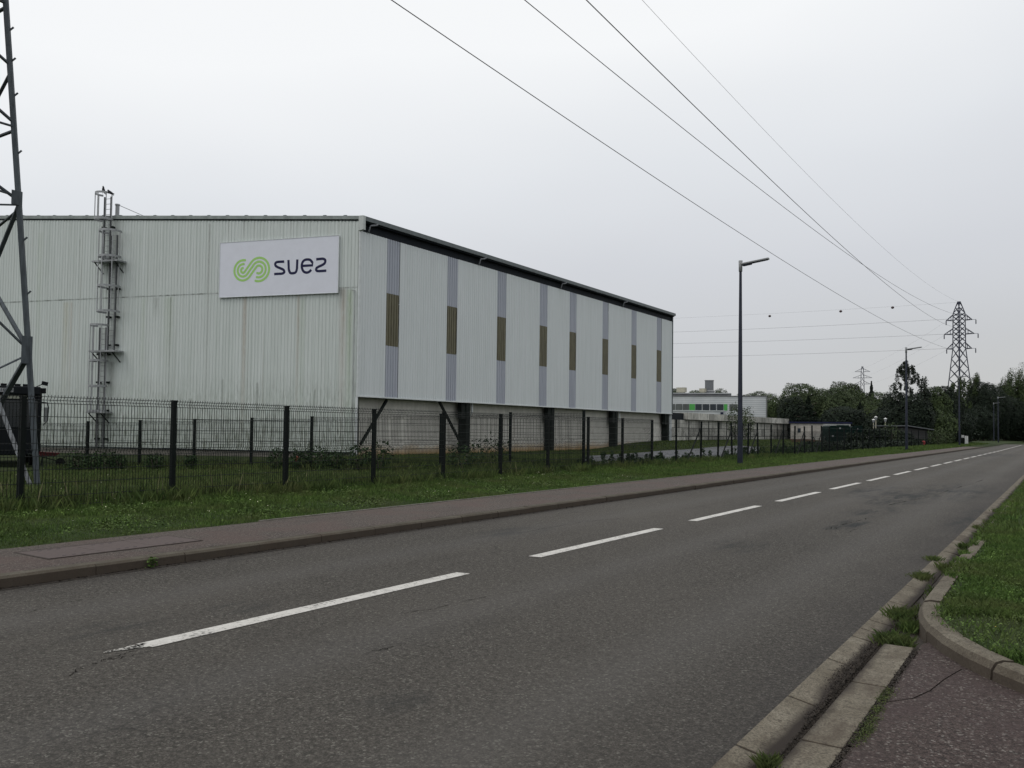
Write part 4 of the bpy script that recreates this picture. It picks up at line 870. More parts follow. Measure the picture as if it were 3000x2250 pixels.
# ------------------------------------------------------------------ electricity lines and pylons
def lattice(name, parent, mat, levels, member, zig, corner):
    # levels: list (z, half width); four corner legs and bracing on four faces
    legs = []
    for cx_, cy_ in ((1, 1), (1, -1), (-1, -1), (-1, 1)):
        b = MB()
        for (z0_, a0_), (z1_, a1_) in zip(levels[:-1], levels[1:]): b.beam((cx_*a0_, cy_*a0_, z0_), (cx_*a1_, cy_*a1_, z1_), corner, corner, tw=(cx_, cy_, 0))
        legs.append(b)
    return legs
def build_local(mb, name, mat, parent, R):
    me = bpy.data.meshes.new(name); me.from_pydata([tuple(R @ Vector(v)) for v in mb.v], [], mb.f); me.materials.append(mat); o = bpy.data.objects.new(name, me); COL.objects.link(o); o.parent = parent; return o
def pylon(loc, rz, mat, label, levels, arms, corner, br, kz, tipw=.25, insul=True, near=False, diag=False):
    t = empty('electricity_pylon', loc, label, 'pylon'); R = Matrix.Rotation(rz, 3, 'Z')
    for b in lattice('leg', t, mat, levels, None, None, corner): build_local(b, 'leg', mat, t, R)
    lv = kz
    def hw(z): return float(np.interp(z, [q[0] for q in levels], [q[1] for q in levels]))
    b = MB(); faces = [((1, 1), (1, -1)), ((1, -1), (-1, -1)), ((-1, -1), (-1, 1)), ((-1, 1), (1, 1))]
    for zi, (za, zb) in enumerate(zip(lv[:-1], lv[1:])):
        for fi, (c0, c1) in enumerate(faces):
            a_, c_ = hw(za), hw(zb)
            P0 = (c0[0]*a_, c0[1]*a_, za); P1 = (c1[0]*a_, c1[1]*a_, za); Q0 = (c0[0]*c_, c0[1]*c_, zb); Q1 = (c1[0]*c_, c1[1]*c_, zb)
            if near:
                b = MB()
                if zi > 4 or fi in (1, 2):
                    if (zi+fi) % 2: b.beam(P0, Q1, br, br*.5)
                    else: b.beam(P1, Q0, br, br*.5)
                    build_local(b, 'diagonal_brace', mat, t, R)
                if fi in (0, 2) and zi in (2, 4, 6, 8, 10): b = MB(); b.beam(Q0, Q1, br, br*.5); build_local(b, 'horizontal_brace', mat, t, R)
            else:
                b.beam(P0, Q1, br); b.beam(P1, Q0, br)
    if not near: build_local(b, 'bracing', mat, t, R)
    else:
        L1 = lambda z: (hw(z), hw(z), z)
        for (za, zb, f_, w1) in ((3.3, 6.7, 3, .10), (3.3, 6.5, 0, .075), (3.2, .1, 3, .12), (3.2, 1.0, 0, .07), (6.8, 3.3, 3, .09), (6.9, 8.6, 0, .09), (7.0, 7.3, 0, .07), (6.8, 6.1, 0, .07), (6.7, 5.8, 3, .06), (8.8, 10.6, 0, .085), (10.2, 11.8, 0, .08), (10.0, 8.0, 3, .07), (11.7, 13.4, 0, .085), (8.6, 8.6, 3, .08), (11.6, 11.6, 3, .08)):
            b = MB(); a2 = hw(zb); b.beam(L1(za), (a2, -a2, zb) if f_ == 0 else (-a2, a2, zb), w1, w1*.5); build_local(b, 'diagonal_brace', mat, t, R)
    if diag: R = R @ Matrix.Rotation(-math.pi/4, 3, 'Z')
    for (za, hl) in arms:
        for s_ in (-1, 1):
            b = MB(); a_ = hw(za)*(1.3 if diag else 1)
            tip = (s_*hl, 0, za)
            for y_ in (-a_, a_): b.beam((s_*a_, y_, za), tip, br*1.2); b.beam((s_*a_, y_, za+1.6), tip, br)
            for f_ in (.33, .66):
                for y_ in (-a_, a_): b.beam((s_*(a_+(hl-a_)*f_), y_*(1-f_), za), (s_*(a_+(hl-a_)*f_), y_*(1-f_), za+1.6*(1-f_)), br*.7)
            build_local(b, 'cross_arm', mat, t, R)
            if insul:
                b = MB(); b.lathe([(.05, -1.3), (.13, -1.2), (.13, -.2), (.05, 0)], tip if not diag or s_ < 0 else (tip[0]+.9, 0, za), 6); (b.beam(tip, (tip[0]+.95, 0, za), .09) if diag and s_ > 0 else None); build_local(b, 'insulator', mat, t, R)
    return t
NP = (-22.55, 8.25, -.05)
nl = [(0, 2.05), (26, .40), (30, .12)]
near_kz = [0, 3.3, 6.9, 8.7, 10.2, 11.7, 13.2, 15, 17, 19, 21, 23, 25, 27, 30]
np_o = pylon(NP, 0, M_PYL, 'near steel lattice pylon whose leg rises at the left edge of the picture', nl, ((21.2, 4.6), (24.6, 3.4)), .105, .07, near_kz, near=True)
# gusset plates and step bolts on the near leg
def legp(z): a_ = float(np.interp(z, [q[0] for q in nl], [q[1] for q in nl])); return (a_, a_, z)
for z in (3.3, 6.95):
    b = MB(); p = legp(z); hh_ = .66 if z < 5 else .34; b.box((p[0]-.07, p[1]+.058, z), (.24, .014, hh_)); build_local(b, 'gusset_plate', M_PYL, np_o, Matrix.Identity(3)); b = MB(); b.box((p[0]+.058, p[1]-.07, z), (.014, .24, hh_)); build_local(b, 'gusset_plate', M_PYL, np_o, Matrix.Identity(3))
for z in (4.6, 5.9, 8.0, 9.4, 10.25, 11.0, 12.1, 14, 16):
    p = legp(z); b = MB(); b.beam(p, (p[0]+.09, p[1]+.09, z+.13), .032); build_local(b, 'step_bolt', M_PYL, np_o, Matrix.Identity(3))
# secondary bracing seen low down
b = MB(); p = legp(0); b.beam((p[0]-.05, p[1]-.1, -.05), (p[0]-1.75, p[1]-.25, 2.35), .10, .03); build_local(b, 'lower_brace', simple('pale_weathered_steel', (.17, .18, .19), .7, var=.4, scale=6, spec=.2), np_o, Matrix.Identity(3))
fp = at(2812, 1273, 230)
fl = [(0, 3.2), (25.4, 1.12), (34.5, 1.05), (35.4, 1.0), (38.6, .2)]
pylon((fp[0], fp[1], 0), math.radians(52), M_FARPYL, 'tall far pylon with three pairs of cross arms above the trees on the right', fl, ((25.4, 3.1), (29.5, 3.7), (33.4, 3.2)), .24, .13, list(np.linspace(0, 25.4, 10))+list(np.linspace(27.4, 34.5, 6))+[35.4, 37, 38.6], diag=True)
fp2 = at(2527, 1270, 456)
fl2 = [(0, 3.4), (24, .95), (36, .65), (38.5, .25)]
pylon((fp2[0], fp2[1], 0), math.radians(12), M_FARPYL, 'small faraway pylon rising behind the trees in the middle distance', fl2, ((28.7, 4.0), (32.1, 4.9), (35.5, 3.9)), .20, .13, [0, 6, 12, 18, 24, 27, 30, 33, 36, 38.5], insul=False)
def wire(name, P, label, r=.03, group='overhead power lines'):
    b = MB(); b.tube(P, r, 5, False); o = b.build(name, M_WIRE); return tag(o, label, 'power line', group)
def cat(Np, Fp, s_, n=60, r=.03):
    t = np.linspace(0, 1, n)[:, None]; P = np.array(Np)+(np.array(Fp)-np.array(Np))*t; P[:, 2] -= 4*s_*(t*(1-t))[:, 0]; return P
LB = {1: ((-26, 8, 22), (2776, 1021), 2.5, 'lowest overhead wire sweeping down from the upper left over the street lamp'), 2: ((-24, 8, 25), (2800, 921), 3.5, 'second overhead wire from the left at the top of the picture'), 3: ((-17, 8, 21), (2790, 957), 3.0, 'third overhead wire from the left at the top of the picture'), 4: ((-22, 8, 30), (2806, 883), 4.0, 'thin uppermost wire reaching the very top of the far pylon')}
for k, (n_, e_, s_, lb) in LB.items(): wire('overhead_wire', cat(n_, at(*e_, 230), s_), lb, .026 if k < 4 else .012)
for (xa, ya_, xb, yb_, lb, r_) in ((1400, 950, 2801, 886, 'faint top wire carrying the marker balls behind the street lamp', .015), (1400, 985, 2775, 935, 'upper of three level wires running behind the warehouse', .028), (1400, 1012, 2768, 979, 'middle of three level wires running behind the warehouse', .028), (1400, 1050, 2776, 1021, 'lowest of three level wires running behind the warehouse', .028)):
    wire('overhead_wire', cat(at(xa, ya_, 330), at(xb, yb_, 230), 1.0), lb, r_)
for (xa, ya_, lb) in ((2778, 938, 'faint wire sloping from the upper arm of the far pylon to the treetops'), (2770, 980, 'faint wire sloping from the middle arm of the far pylon to the treetops'), (2778, 1023, 'faint wire sloping from the lower arm of the far pylon to the treetops')):
    wire('overhead_wire', cat(at(xa, ya_, 230), at(2525-30+(ya_-938)*.3, 1092+(ya_-938)*.45, 456), 1.5), lb, .012)
# marker balls on the top wire
mb0 = None
for i, (px_, py_) in enumerate([(2255, 926), (2463, 912), (2615, 901)]):
    P = at(px_, py_, 330-(px_-1400)/1401*100); 
    if mb0 is None:
        b = MB(); b.lathe([(.01, -.40), (.25, -.32), (.44, -.12), (.46, .04), (.3, .28), (.01, .40)], (0, 0, 0), 12); mb0 = b.build('marker_ball', simple('faded_red_plastic', (.07, .045, .05), .7), None, smooth=True); o = mb0
    else: o = mb0.copy(); COL.objects.link(o)
    o.location = P; tag(o, ['dark marker ball on the wire just right of the near street lamp', 'dark marker ball midway along the faint top wire', 'dark marker ball on the wire nearest the far pylon'][i], 'marker ball', 'marker balls on the top wire')

# ------------------------------------------------------------------ street lamps
def lamp_proto():
    t = empty('street_lamp', (0, 0, 0), 'x', 'street lamp', 'street lamps along the left pavement')
    b = MB(); b.tube([(0, 0, -.2), (0, 0, .05), (0, 0, 7.95)], [.125, .115, .055], 12); b.build('pole', M_LAMP, t, smooth=True)
    b = MB(); b.tube([(0, 0, 7.9), (0, 0, 8.35)], [.075, .085], 12); b.build('spigot', M_LAMPT, t, smooth=True)
    R = Matrix.Rotation(0, 3, 'Z'); b = MB(); b.beam((.04, 0, 8.20), (1.18, 0, 8.33), .20, .07); lh = b.build('lamp_head', M_LAMPT, t, bevel=.02)
    b = MB(); b.beam((.10, 0, 8.145), (.46, 0, 8.19), .15, .07); b.build('driver_box', M_LAMP, lh, bevel=.01)
    b = MB(); b.beam((.45, 0, 8.205), (1.12, 0, 8.285), .17, .02); b.build('lens', M_LAMP, lh)
    b = MB(); b.box((0, -.122, 1.0), (.09, .01, .35)); b.build('service_door', M_LAMP, t)
    return t
lp = lamp_proto(); first = True
for (px_, py_, Z_, lb) in ((2168, 1358, 34.5, 'dark grey street lamp nearest the camera, tallest in the picture'), (2656, 1315, 68.5, 'second street lamp along the pavement, in front of the birch tree'), (2811, 1296, 100.5, 'third street lamp, its head showing against the base of the far pylon'), (2899+13, 1300, 183, 'farthest street lamp, its head low against the dark trees'), (2925, 1301, 155, 'street lamp at the far end of the grass strip')):
    o = lp if first else copy_tree(lp); first = False; P = at(px_, py_, Z_); o.location = (P[0], P[1], .12 if Z_ < 80 else .1); o.scale = (1, 1, 1.025); o['label'] = lb; o.rotation_euler = (0, 0, math.radians(0 if Z_ > 40 else 2)); 
    top = 1265-500 if Z_ < 40 else None

# ------------------------------------------------------------------ concrete block wall, geotextile, white building, prefab etc.
bw = empty('block_wall', (-33, 78, 0), 'long pale concrete block wall standing beyond the warehouse corner', 'wall')
XB = -33.2
yb0 = PX(2015, 1208, XB)[1]; yb1 = PX(2322, 1228, XB)[1]; zt = PX(2015, 1208, XB)[2]
def blocks(name, Xf, y0_, y1_, z0_, z1_, rows, Lb, dpt=.7, parent=bw):
    b = MB(); hh = (z1_-z0_)/rows
    for r_ in range(rows):
        y = y0_-(Lb/2 if r_ % 2 else 0)
        while y < y1_:
            a_, c_ = max(y, y0_)+.045, min(y+Lb, y1_)-.045
            if c_-a_ > .1: j = random.uniform(-.02, .02); b.box2((Xf-dpt, a_, z0_+r_*hh+.03), (Xf+j, c_, z0_+(r_+1)*hh-.03))
            y += Lb
    return b.build(name, M_BLOCK, parent, bevel=0)
blocks('lower_courses', XB-.38, yb0-6, yb1, .1, 2.72, 3, 1.6)
blocks('top_course', XB, yb0, yb1, 2.72, zt, 1, 1.6, 1.0)
b = MB(); b.box2((XB-1.0, yb0-5.9, 0), (XB-.48, yb1-.1, zt-.1)); b.build('core', M_DARK, bw)
b = MB(); pts_b = TP_B; pts_t = TP_T
NU, NV = 70, 12; Vv = []
for i in range(NU+1):
    f = i/NU*(len(pts_b)-1); k = min(int(f), len(pts_b)-2); f -= k
    pb_ = G(*(np.array(pts_b[k])*(1-f)+np.array(pts_b[k+1])*f), .26); pt_ = G(*(np.array(pts_t[k])*(1-f)+np.array(pts_t[k+1])*f), .46)
    if pb_[0] > FX-.3: pb_[0] = FX-.3
    for j in range(NV+1):
        v = j/NV; P = pb_*(1-v)+pt_*v; P = P.copy(); P[2] += (.025*math.sin(P[0]*1.1+P[1]*.5)+.012*math.sin(P[1]*2.1+P[0])+.008*math.sin(P[0]*7))*min(1, 3*v*(1-v)+.3) ; Vv.append(tuple(P))
b.v = Vv; b.f = [(i*(NV+1)+j, (i+1)*(NV+1)+j, (i+1)*(NV+1)+j+1, i*(NV+1)+j+1) for i in range(NU) for j in range(NV)]
n0 = len(b.v); b.v += [(v[0], v[1], v[2]-.03) for v in Vv]; b.f += [tuple(q+n0 for q in f_[::-1]) for f_ in b.f[:NU*NV]]
tag(b.build('geotextile_sheet', M_TARP, smooth=True), 'creased grey ground sheet spread over the bank behind the fence', 'ground sheet')

# white building with a window band
def zx(x, Z0=130., x0=1950.): return Z0*(x0+9600)/(x+9600)
fbz = at(2246, 1162, zx(2246)); fbl = at(1880, 1162, zx(1880)); fd = (fbz-fbl); fd[2] = 0; fLen = np.linalg.norm(fd); fd /= fLen; fn = np.array([fd[1], -fd[0], 0]); 
if fn @ (CAM-fbz) < 0: fn = -fn
FB = empty('office_building', (fbl[0], fbl[1], 0), 'low white ribbed office building with green panels beyond the block wall', 'building')
ztop = float(fbz[2]); yd = np.array([0., 1., 0.])
def FBox(mb, xa, xb, z0_, z1_, o0_=0, o1_=.1):
    a_ = at(xa, 1162, zx(xa)); c_ = at(xb, 1162, zx(xb)); sa = (a_-fbl) @ fd; sb = (c_-fbl) @ fd
    vs = []
    for s_ in (sa, sb):
        for o_ in (o0_, o1_):
            for z_ in (z0_, z1_): q = fbl+fd*s_+fn*o_; vs.append((q[0], q[1], z_))
    return mb.add(vs, [(0, 1, 3, 2), (4, 6, 7, 5), (0, 4, 5, 1), (2, 3, 7, 6), (0, 2, 6, 4), (1, 5, 7, 3)])
def fz(y, x=2100): return float(at(x, y, zx(x))[2])
b = MB(); FBox(b, 1880, 2246, 0, ztop, -22, 0); b.build('wall', M_FWHITE, FB)
b = MB(); FBox(b, 2244, 2247.5, 0, ztop, -22, .08); b.build('corner_post', M_FROOF, FB)
b = MB(); FBox(b, 1880, 2247, ztop, ztop+.12, -22, .1); b.build('parapet_cap', M_FROOF, FB)
b = MB(); FBox(b, 1880, 2144, ztop+.13, fz(1151), -18, -1.5); b.build('upper_roof', M_FROOF, FB)
b = MB(); FBox(b, 1880, 2142, fz(1152), fz(1150), -18.5, -1.3); b.build('upper_roof_edge', M_FWHITE, FB)
z0w, z1w = fz(1202.5), fz(1184)
for (xa, xb, mt, nm) in ((1890, 1978, M_WING, 'window'), (1979.5, 1999, M_WING, 'window'), (2000.5, 2019, M_WING, 'window'), (2020, 2036, M_GREENP, 'green_panel'), (2037.5, 2056, M_WIN, 'window'), (2058.5, 2078, M_WIN, 'window'), (2080.5, 2098, M_WIN, 'window'), (2100.5, 2119.5, M_WIN, 'window'), (2121, 2131, M_GREENP, 'green_panel'), (2137, 2160, M_WING, 'window')):
    b = MB(); FBox(b, xa, xb, z0w, z1w, 0, .05 if mt is not M_GREENP else .07); b.build(nm, mt, FB)
b = MB(); FBox(b, 2111, 2119, fz(1213), fz(1208), 0, .6); b.build('wall_lamp', M_NAVYR, FB)
b = MB(); FBox(b, 1880, 2125, fz(1204.5), fz(1202.6), 0, .12); b.build('sill', M_TRIMW, FB)
ac = at(2078, 1143, 138); RU = empty('cooling_tower', (ac[0], ac[1], fz(1151)), 'ribbed grey cooling tower on the office building roof', 'cooling unit')
b = MB(); b.box((ac[0], ac[1], (ac[2]+at(2078, 1116, 138)[2])/2), (1.35, 1.2, at(2078, 1116, 138)[2]-ac[2]), Matrix.Rotation(.3, 3, 'Z')); b.build('casing', simple('louvre_grey', (.13, .14, .15), .5, var=.4, scale=5, stretch=(6, 6, .4)), RU)
b = MB(); b.box((ac[0], ac[1], at(2078, 1116, 138)[2]+.05), (1.45, 1.3, .12), Matrix.Rotation(.3, 3, 'Z')); b.build('top_rim', M_FROOF, RU)
b = MB(); b.box((ac[0], ac[1], ac[2]-.3), (1.6, 1.4, .4), Matrix.Rotation(.3, 3, 'Z')); b.build('base_frame', M_FROOF, RU)
for (xx, yy, w_, h_, lb) in ((2059, 1144, .7, .5, 'small cream box beside the rooftop cooling tower'), (1997, 1143, 1.1, .7, 'cream rooftop unit at the left end of the office roof')):
    q = at(xx, yy, 137); b = MB(); b.box((0, 0, 0), (w_*1.3, .9, h_)); b.box((0, 0, h_/2+.04), (w_*1.35, .95, .06)); b.box((0, 0, -h_/2-.15), (w_*.9, .6, .3)); o = b.build('roof_unit', M_CREAM); o.location = q; tag(o, lb, 'roof unit')
# prefab
pl = at(2316, 1240, 112); pr = at(2492, 1240, 109.5); dd = pr-pl; dd[2] = 0; Lp = np.linalg.norm(dd); dd /= Lp; ppn = np.array([-dd[1], dd[0], 0]); zp = float(pl[2])
PF = empty('prefab_building', (pl[0], pl[1], 0), 'long low beige prefab building with a navy roof edge', 'building')
def PBox(mb, s0, s1, z0_, z1_, o0_, o1_):
    vs = []
    for s_ in (s0, s1):
        for o_ in (o0_, o1_):
            for z_ in (z0_, z1_): q = pl+dd*s_-ppn*(-o_); vs.append((q[0], q[1], z_))
    return mb.add(vs, [(0, 1, 3, 2), (4, 6, 7, 5), (0, 4, 5, 1), (2, 3, 7, 6), (0, 2, 6, 4), (1, 5, 7, 3)])
b = MB(); PBox(b, 0, Lp, .1, zp, 0, 6); b.build('wall', M_PREF, PF)
b = MB(); PBox(b, -.2, Lp+.2, zp, zp+.22, -.2, 6.2); b.build('roof', M_NAVYR, PF)
b = MB(); PBox(b, .9, 1.3, 1.5, 2.1, -.03, 0); b.build('window', M_WIN, PF)
b = MB(); PBox(b, 2.9, Lp-.1, 0.15, zp-1.3, -.04, 0); b.build('slatted_panel', simple('slatted_wall', (.30, .29, .27), .8, var=.5, scale=2.5, stretch=(8, 8, .2)), PF)
b = MB(); PBox(b, Lp*.55, Lp-.03, zp-.35, zp-.03, -.05, 0); b.build('pale_fascia', M_WHITE, PF)
# green skips
def skip(px0, px1, ytop, ybot, Z_, label, lid):
    a_ = at(px0, ybot, Z_); c_ = at(px1, ybot, Z_); zt_ = float(at((px0+px1)/2, ytop, Z_)[2]); z0_ = .18; d_ = c_-a_; d_[2] = 0; L_ = np.linalg.norm(d_); an = math.atan2(d_[1], d_[0])
    t = empty('green_container', ((a_[0]+c_[0])/2, (a_[1]+c_[1])/2, z0_), label, 'container'); R = Matrix.Rotation(an, 3, 'Z'); hh = zt_-z0_
    b = MB(); vs = []
    for (x_, z_) in ((-L_/2+.12, .12), (L_/2-.12, .12), (L_/2, .3), (L_/2, hh-.2), (L_/2-.15, hh-.02), (-L_/2+.15, hh-.02), (-L_/2, hh-.2), (-L_/2, .3)): vs += [(x_, -.0, z_), (x_, 2.2, z_)]
    b.add(vs, [tuple(range(0, 16, 2)), tuple(range(1, 16, 2))[::-1]]+[(2*i, 2*((i+1) % 8), 2*((i+1) % 8)+1, 2*i+1) for i in range(8)])
    build_local(b, 'body', M_SKIP, t, R)
    b = MB()
    for i in range(5): b.box((-L_/2+.3+(L_-.6)*i/4, -.03, hh*.5), (.06, .06, hh*.75))
    build_local(b, 'stiffener', M_SKIP, t, R)
    b = MB(); b.box((L_*.22, .4, hh+.01), (L_*.5, .8, .07)); build_local(b, 'lid', lid, t, R)
    b = MB(); b.box((-L_/2+.35, -.07, hh*.45), (.20, .02, .15)); build_local(b, 'notice', M_LAMPT, t, R); b = MB(); b.box((-.0, -.07, hh*.85), (.18, .02, .17)); build_local(b, 'notice', M_LAMPT, t, R)
    return t
skip(2430, 2491, 1246, 1302, 92, 'large dark green waste container in front of the beige prefab', M_TEAL)
skip(2494, 2528, 1248, 1296, 99, 'smaller dark green container right of the large one', M_SKIP)
# white tank
q = at(2538, 1297, 96); t = empty('water_tank', (q[0], q[1], .2), 'white plastic cube tank standing behind the fence', 'tank')
b = MB(); b.box((q[0], q[1], .75), (.62, .62, .9)); b.build('tank_body', M_WHITE, t, bevel=.05); b = MB(); b.lathe([(.12, 0), (.12, .08)], (q[0], q[1], 1.2), 10); b.build('cap', M_STEELB, t); b = MB(); b.box((q[0], q[1], .24), (.7, .7, .1)); b.build('pallet', M_WOODD, t)
# rusty harrow
q = at(2352, 1300, 88); t = empty('farm_harrow', (q[0], q[1], .25), 'rusty farm harrow parked in front of the block wall end', 'farm machine')
b = MB(); b.beam((q[0]-1.2, q[1]-.6, .75), (q[0]+1.0, q[1]+.7, .75), .12); b.beam((q[0]-.9, q[1]-.9, .6), (q[0]+1.2, q[1]+.4, .6), .10); b.beam((q[0], q[1], .7), (q[0]+.5, q[1]-.9, 1.15), .09); b.build('frame', M_RUSTY, t)
for k in range(6):
    f_ = -1+k*.4; b = MB(); b.tube([(q[0]+f_, q[1]+f_*.55, .75), (q[0]+f_+.1, q[1]+f_*.55-.15, .45), (q[0]+f_-.05, q[1]+f_*.55-.1, .22)], .03, 5); b.build('tine', M_RUSTY, t)
q = at(2400, 1304, 90); t = empty('farm_roller', (q[0], q[1], .2), 'dark ring roller with a round wheel behind the fence posts', 'farm machine')
for k in (-.6, .6):
    b = MB(); aa = np.linspace(0, 2*math.pi, 17); b.tube([(q[0]+k+.0*math.cos(a_), q[1]+.4*math.cos(a_), .62+.4*math.sin(a_)) for a_ in aa], .05, 5, False); b.build('wheel', M_STEELB, t)
b = MB(); b.beam((q[0]-.7, q[1], .62), (q[0]+.7, q[1], .62), .1); b.beam((q[0], q[1], .62), (q[0]+.2, q[1]-.9, .9), .08); b.build('axle_frame', M_RUSTY, t)
# garden lanterns
def lantern(px_, py_, Z_, label):
    q = at(px_, py_, Z_); t = empty('lantern_post', (q[0], q[1], .2), label, 'lantern', 'white garden lanterns'); zt_ = float(q[2])
    b = MB(); b.tube([(q[0], q[1], .2), (q[0], q[1], zt_-.38)], .045, 8); b.build('post', M_CREAM, t)
    b = MB(); b.lathe([(.07, -.4), (.10, -.36), (.17, -.1), (.19, -.06)], (q[0], q[1], zt_), 8); b.build('lamp_glass', M_LAMPT, t)
    b = MB(); b.lathe([(.21, -.06), (.2, -.03), (.05, .06), (.02, .1)], (q[0], q[1], zt_), 8); b.build('cap', M_WHITE, t)
lantern(2566, 1221, 97, 'tallest white lantern post in front of the dark trees'); lantern(2559, 1229, 103, 'shorter white lantern post just left of the tallest one'); lantern(2594, 1226, 99, 'white lantern post standing alone right of the other two')
# shed
a_ = at(2655, 1249, 96); c_ = at(2728, 1260, 104); t = empty('board_shed', (a_[0], a_[1], .1), 'dark board shed with a sloping roof beside the second street lamp', 'shed')
d_ = c_-a_; b = MB(); bk = np.array([-4, 3, 0])
vs = []
for q, z_ in ((a_, a_[2]-.12), (c_, c_[2]-.12), (c_+bk, c_[2]-.12), (a_+bk, a_[2]-.12)): vs += [(q[0], q[1], .05), (q[0], q[1], z_)]
b.add(vs, [(0, 2, 3, 1), (2, 4, 5, 3), (4, 6, 7, 5), (6, 0, 1, 7)]); b.build('wall', M_WOODD, t)
b = MB(); u_ = d_/np.linalg.norm(d_)*.3; fr = -bk/np.linalg.norm(bk)*.4
vs = [tuple(a_-u_+fr), tuple(c_+u_+fr), tuple(c_+u_+bk), tuple(a_-u_+bk)]; vs += [(v[0], v[1], v[2]+.1) for v in vs]; b.add(vs, [(0, 3, 2, 1), (4, 5, 6, 7), (0, 1, 5, 4), (1, 2, 6, 5), (2, 3, 7, 6), (3, 0, 4, 7)]); b.build('roof', simple('roof_felt', (.10, .11, .12), .7), t)
# hydrant
q = at(2706, 1306, 93); t = empty('fire_hydrant', (q[0], q[1], .13), 'small red fire hydrant on the grass strip beside the far pavement', 'hydrant')
b = MB(); b.lathe([(.14, 0), (.14, .05), (.10, .07), (.10, .38), (.17, .42), (.17, .52), (.13, .58), (.04, .64)], (q[0], q[1], .13), 12); b.build('body', M_RED, t, smooth=True)
b = MB(); b.tube([(q[0]-.22, q[1], .45), (q[0]+.22, q[1], .45)], .06, 8); b.tube([(q[0], q[1], .40), (q[0]+.02, q[1]-.2, .40)], .07, 8); b.build('outlet', M_RED, t)
# white posts and little board at the far end
for (px_, w_, lb) in ((2829.5, .24, 'wide white marker post at the far end of the grass strip'), (2834.7, .13, 'thin white marker post right of the wide one')):
    q = at(px_, 1299, 111); b = MB(); b.box((0, 0, .6), (w_, .1, 1.2)); b.box((0, 0, 1.22), (w_*.8, .08, .05)); o = b.build('marker_post', M_WHITE, bevel=.01); o.location = (q[0], q[1], .1); tag(o, lb, 'marker post', 'white marker posts')
q = at(2821, 1299, 111.5); t = empty('notice_board', (q[0], q[1], .1), 'small white notice on a dark post left of the white marker posts', 'sign'); b = MB(); b.box((q[0], q[1], .6), (.5, .3, .95)); b.build('cabinet', M_STEELB, t, bevel=.02); b = MB(); b.box((q[0], q[1]-.05, 1.27), (.34, .06, .36)); b.build('notice', M_WHITE, t)

# ------------------------------------------------------------------ truck at the left edge
TZ = 35.5; tr_b = at(119, 1360, TZ); TR = empty('truck', tuple(at(40, 1375, TZ)[:2])+(-.32,), 'black truck parked behind the inner fence at the left edge', 'truck')
lat = np.array([rt[0], rt[1], 0]); lat /= np.linalg.norm(lat); fwd = np.array([-fw[0], -fw[1], 0]); fwd /= np.linalg.norm(fwd)   # sideways and towards the road
ca = math.radians(-33); lat2 = lat*math.cos(ca)+fwd*math.sin(ca); fwd2 = fwd*math.cos(ca)-lat*math.sin(ca)
RT = Matrix(((lat2[0], fwd2[0], 0), (lat2[1], fwd2[1], 0), (0, 0, 1)))
TR.location = tuple(tr_b[:2]-lat2[:2]*1.25)+(-.33,)
def tb(mb, name, mat, bevel=0, parent=TR):
    me = bpy.data.meshes.new(name); me.from_pydata([tuple(RT @ Vector(v)) for v in mb.v], [], [f[::-1] for f in mb.f]); me.materials.append(mat); o = bpy.data.objects.new(name, me); COL.objects.link(o); o.parent = parent
    if bevel: q = o.modifiers.new('bevel', 'BEVEL'); q.width = bevel; q.segments = 2
    return o
b = MB(); b.box((0, -1.0, 1.95), (2.45, 2.1, 2.55)); cab = tb(b, 'cab', M_TRUCK, .12)
b = MB(); b.box((0, .065, 2.20), (2.15, .04, 1.15)); tb(b, 'windscreen', M_TGLS, .02, cab)
for x_ in (-.62, .32): b = MB(); b.box((x_, .09, 2.92), (.72, .05, .13)); tb(b, 'pale_glass_strip', M_TLIT, parent=cab)
b = MB(); b.box((0, .10, 3.20), (2.3, .35, .36)); tb(b, 'sun_visor', M_TRUCK, .05)
b = MB(); b.box((-.22, .285, 3.20), (.74, .02, .17)); pl_o = tb(b, 'name_plate', simple('pale_plate', (.26, .27, .28), .6, bump=0))
cu = bpy.data.curves.new('plate_text', 'FONT'); cu.body = 'KI616 N3'; cu.size = .18; cu.extrude = .002; cu.align_x = 'CENTER'; cu.align_y = 'CENTER'; cu.materials.append(M_DARK)
to = bpy.data.objects.new('plate_text', cu); COL.objects.link(to); dg = bpy.context.evaluated_depsgraph_get(); me = bpy.data.meshes.new_from_object(to.evaluated_get(dg)); bpy.data.objects.remove(to)
me.transform(Matrix.Translation(Vector(RT @ Vector((-.22, .30, 3.20)))) @ (Matrix((tuple(lat2), (0, 0, 1), tuple(fwd2))).transposed()).to_4x4()); po = bpy.data.objects.new('plate_text', me); COL.objects.link(po); po.parent = pl_o
b = MB(); b.box((0, .13, .72), (2.45, .28, .5)); tb(b, 'bumper', M_TRUCK, .05)
for s_ in (-1, 1):
    b = MB(); b.box((s_*.95, .28, .78), (.35, .04, .18)); tb(b, 'headlight', M_TGLS)
    b = MB(); b.tube([(s_*1.2, .05, 2.72), (s_*1.42, .15, 2.70), (s_*1.46, .2, 2.5), (s_*1.44, .2, 1.95), (s_*1.3, .1, 1.75)], .03, 6); tb(b, 'mirror_arm', M_TRUCK)
    b = MB(); b.box((s_*1.36, .2, 2.2), (.14, .08, .62)); tb(b, 'mirror', simple('mirror_grey', (.12, .13, .13), .4), .02)
    for yy in (-.8, -4.2, -5.5):
        b = MB(); o = 0; b.tube([(s_*.85, yy, .5), (s_*1.2, yy, .5)], .5, 16); tb(b, 'wheel', M_RUB)
b = MB(); b.tube([(.95, .1, 3.36), (1.18, .12, 3.48)], .02, 5); b.box((1.30, .12, 3.53), (.24, .12, .16), Matrix.Rotation(.2, 3, 'Y')); tb(b, 'work_lamp', M_TRUCK)
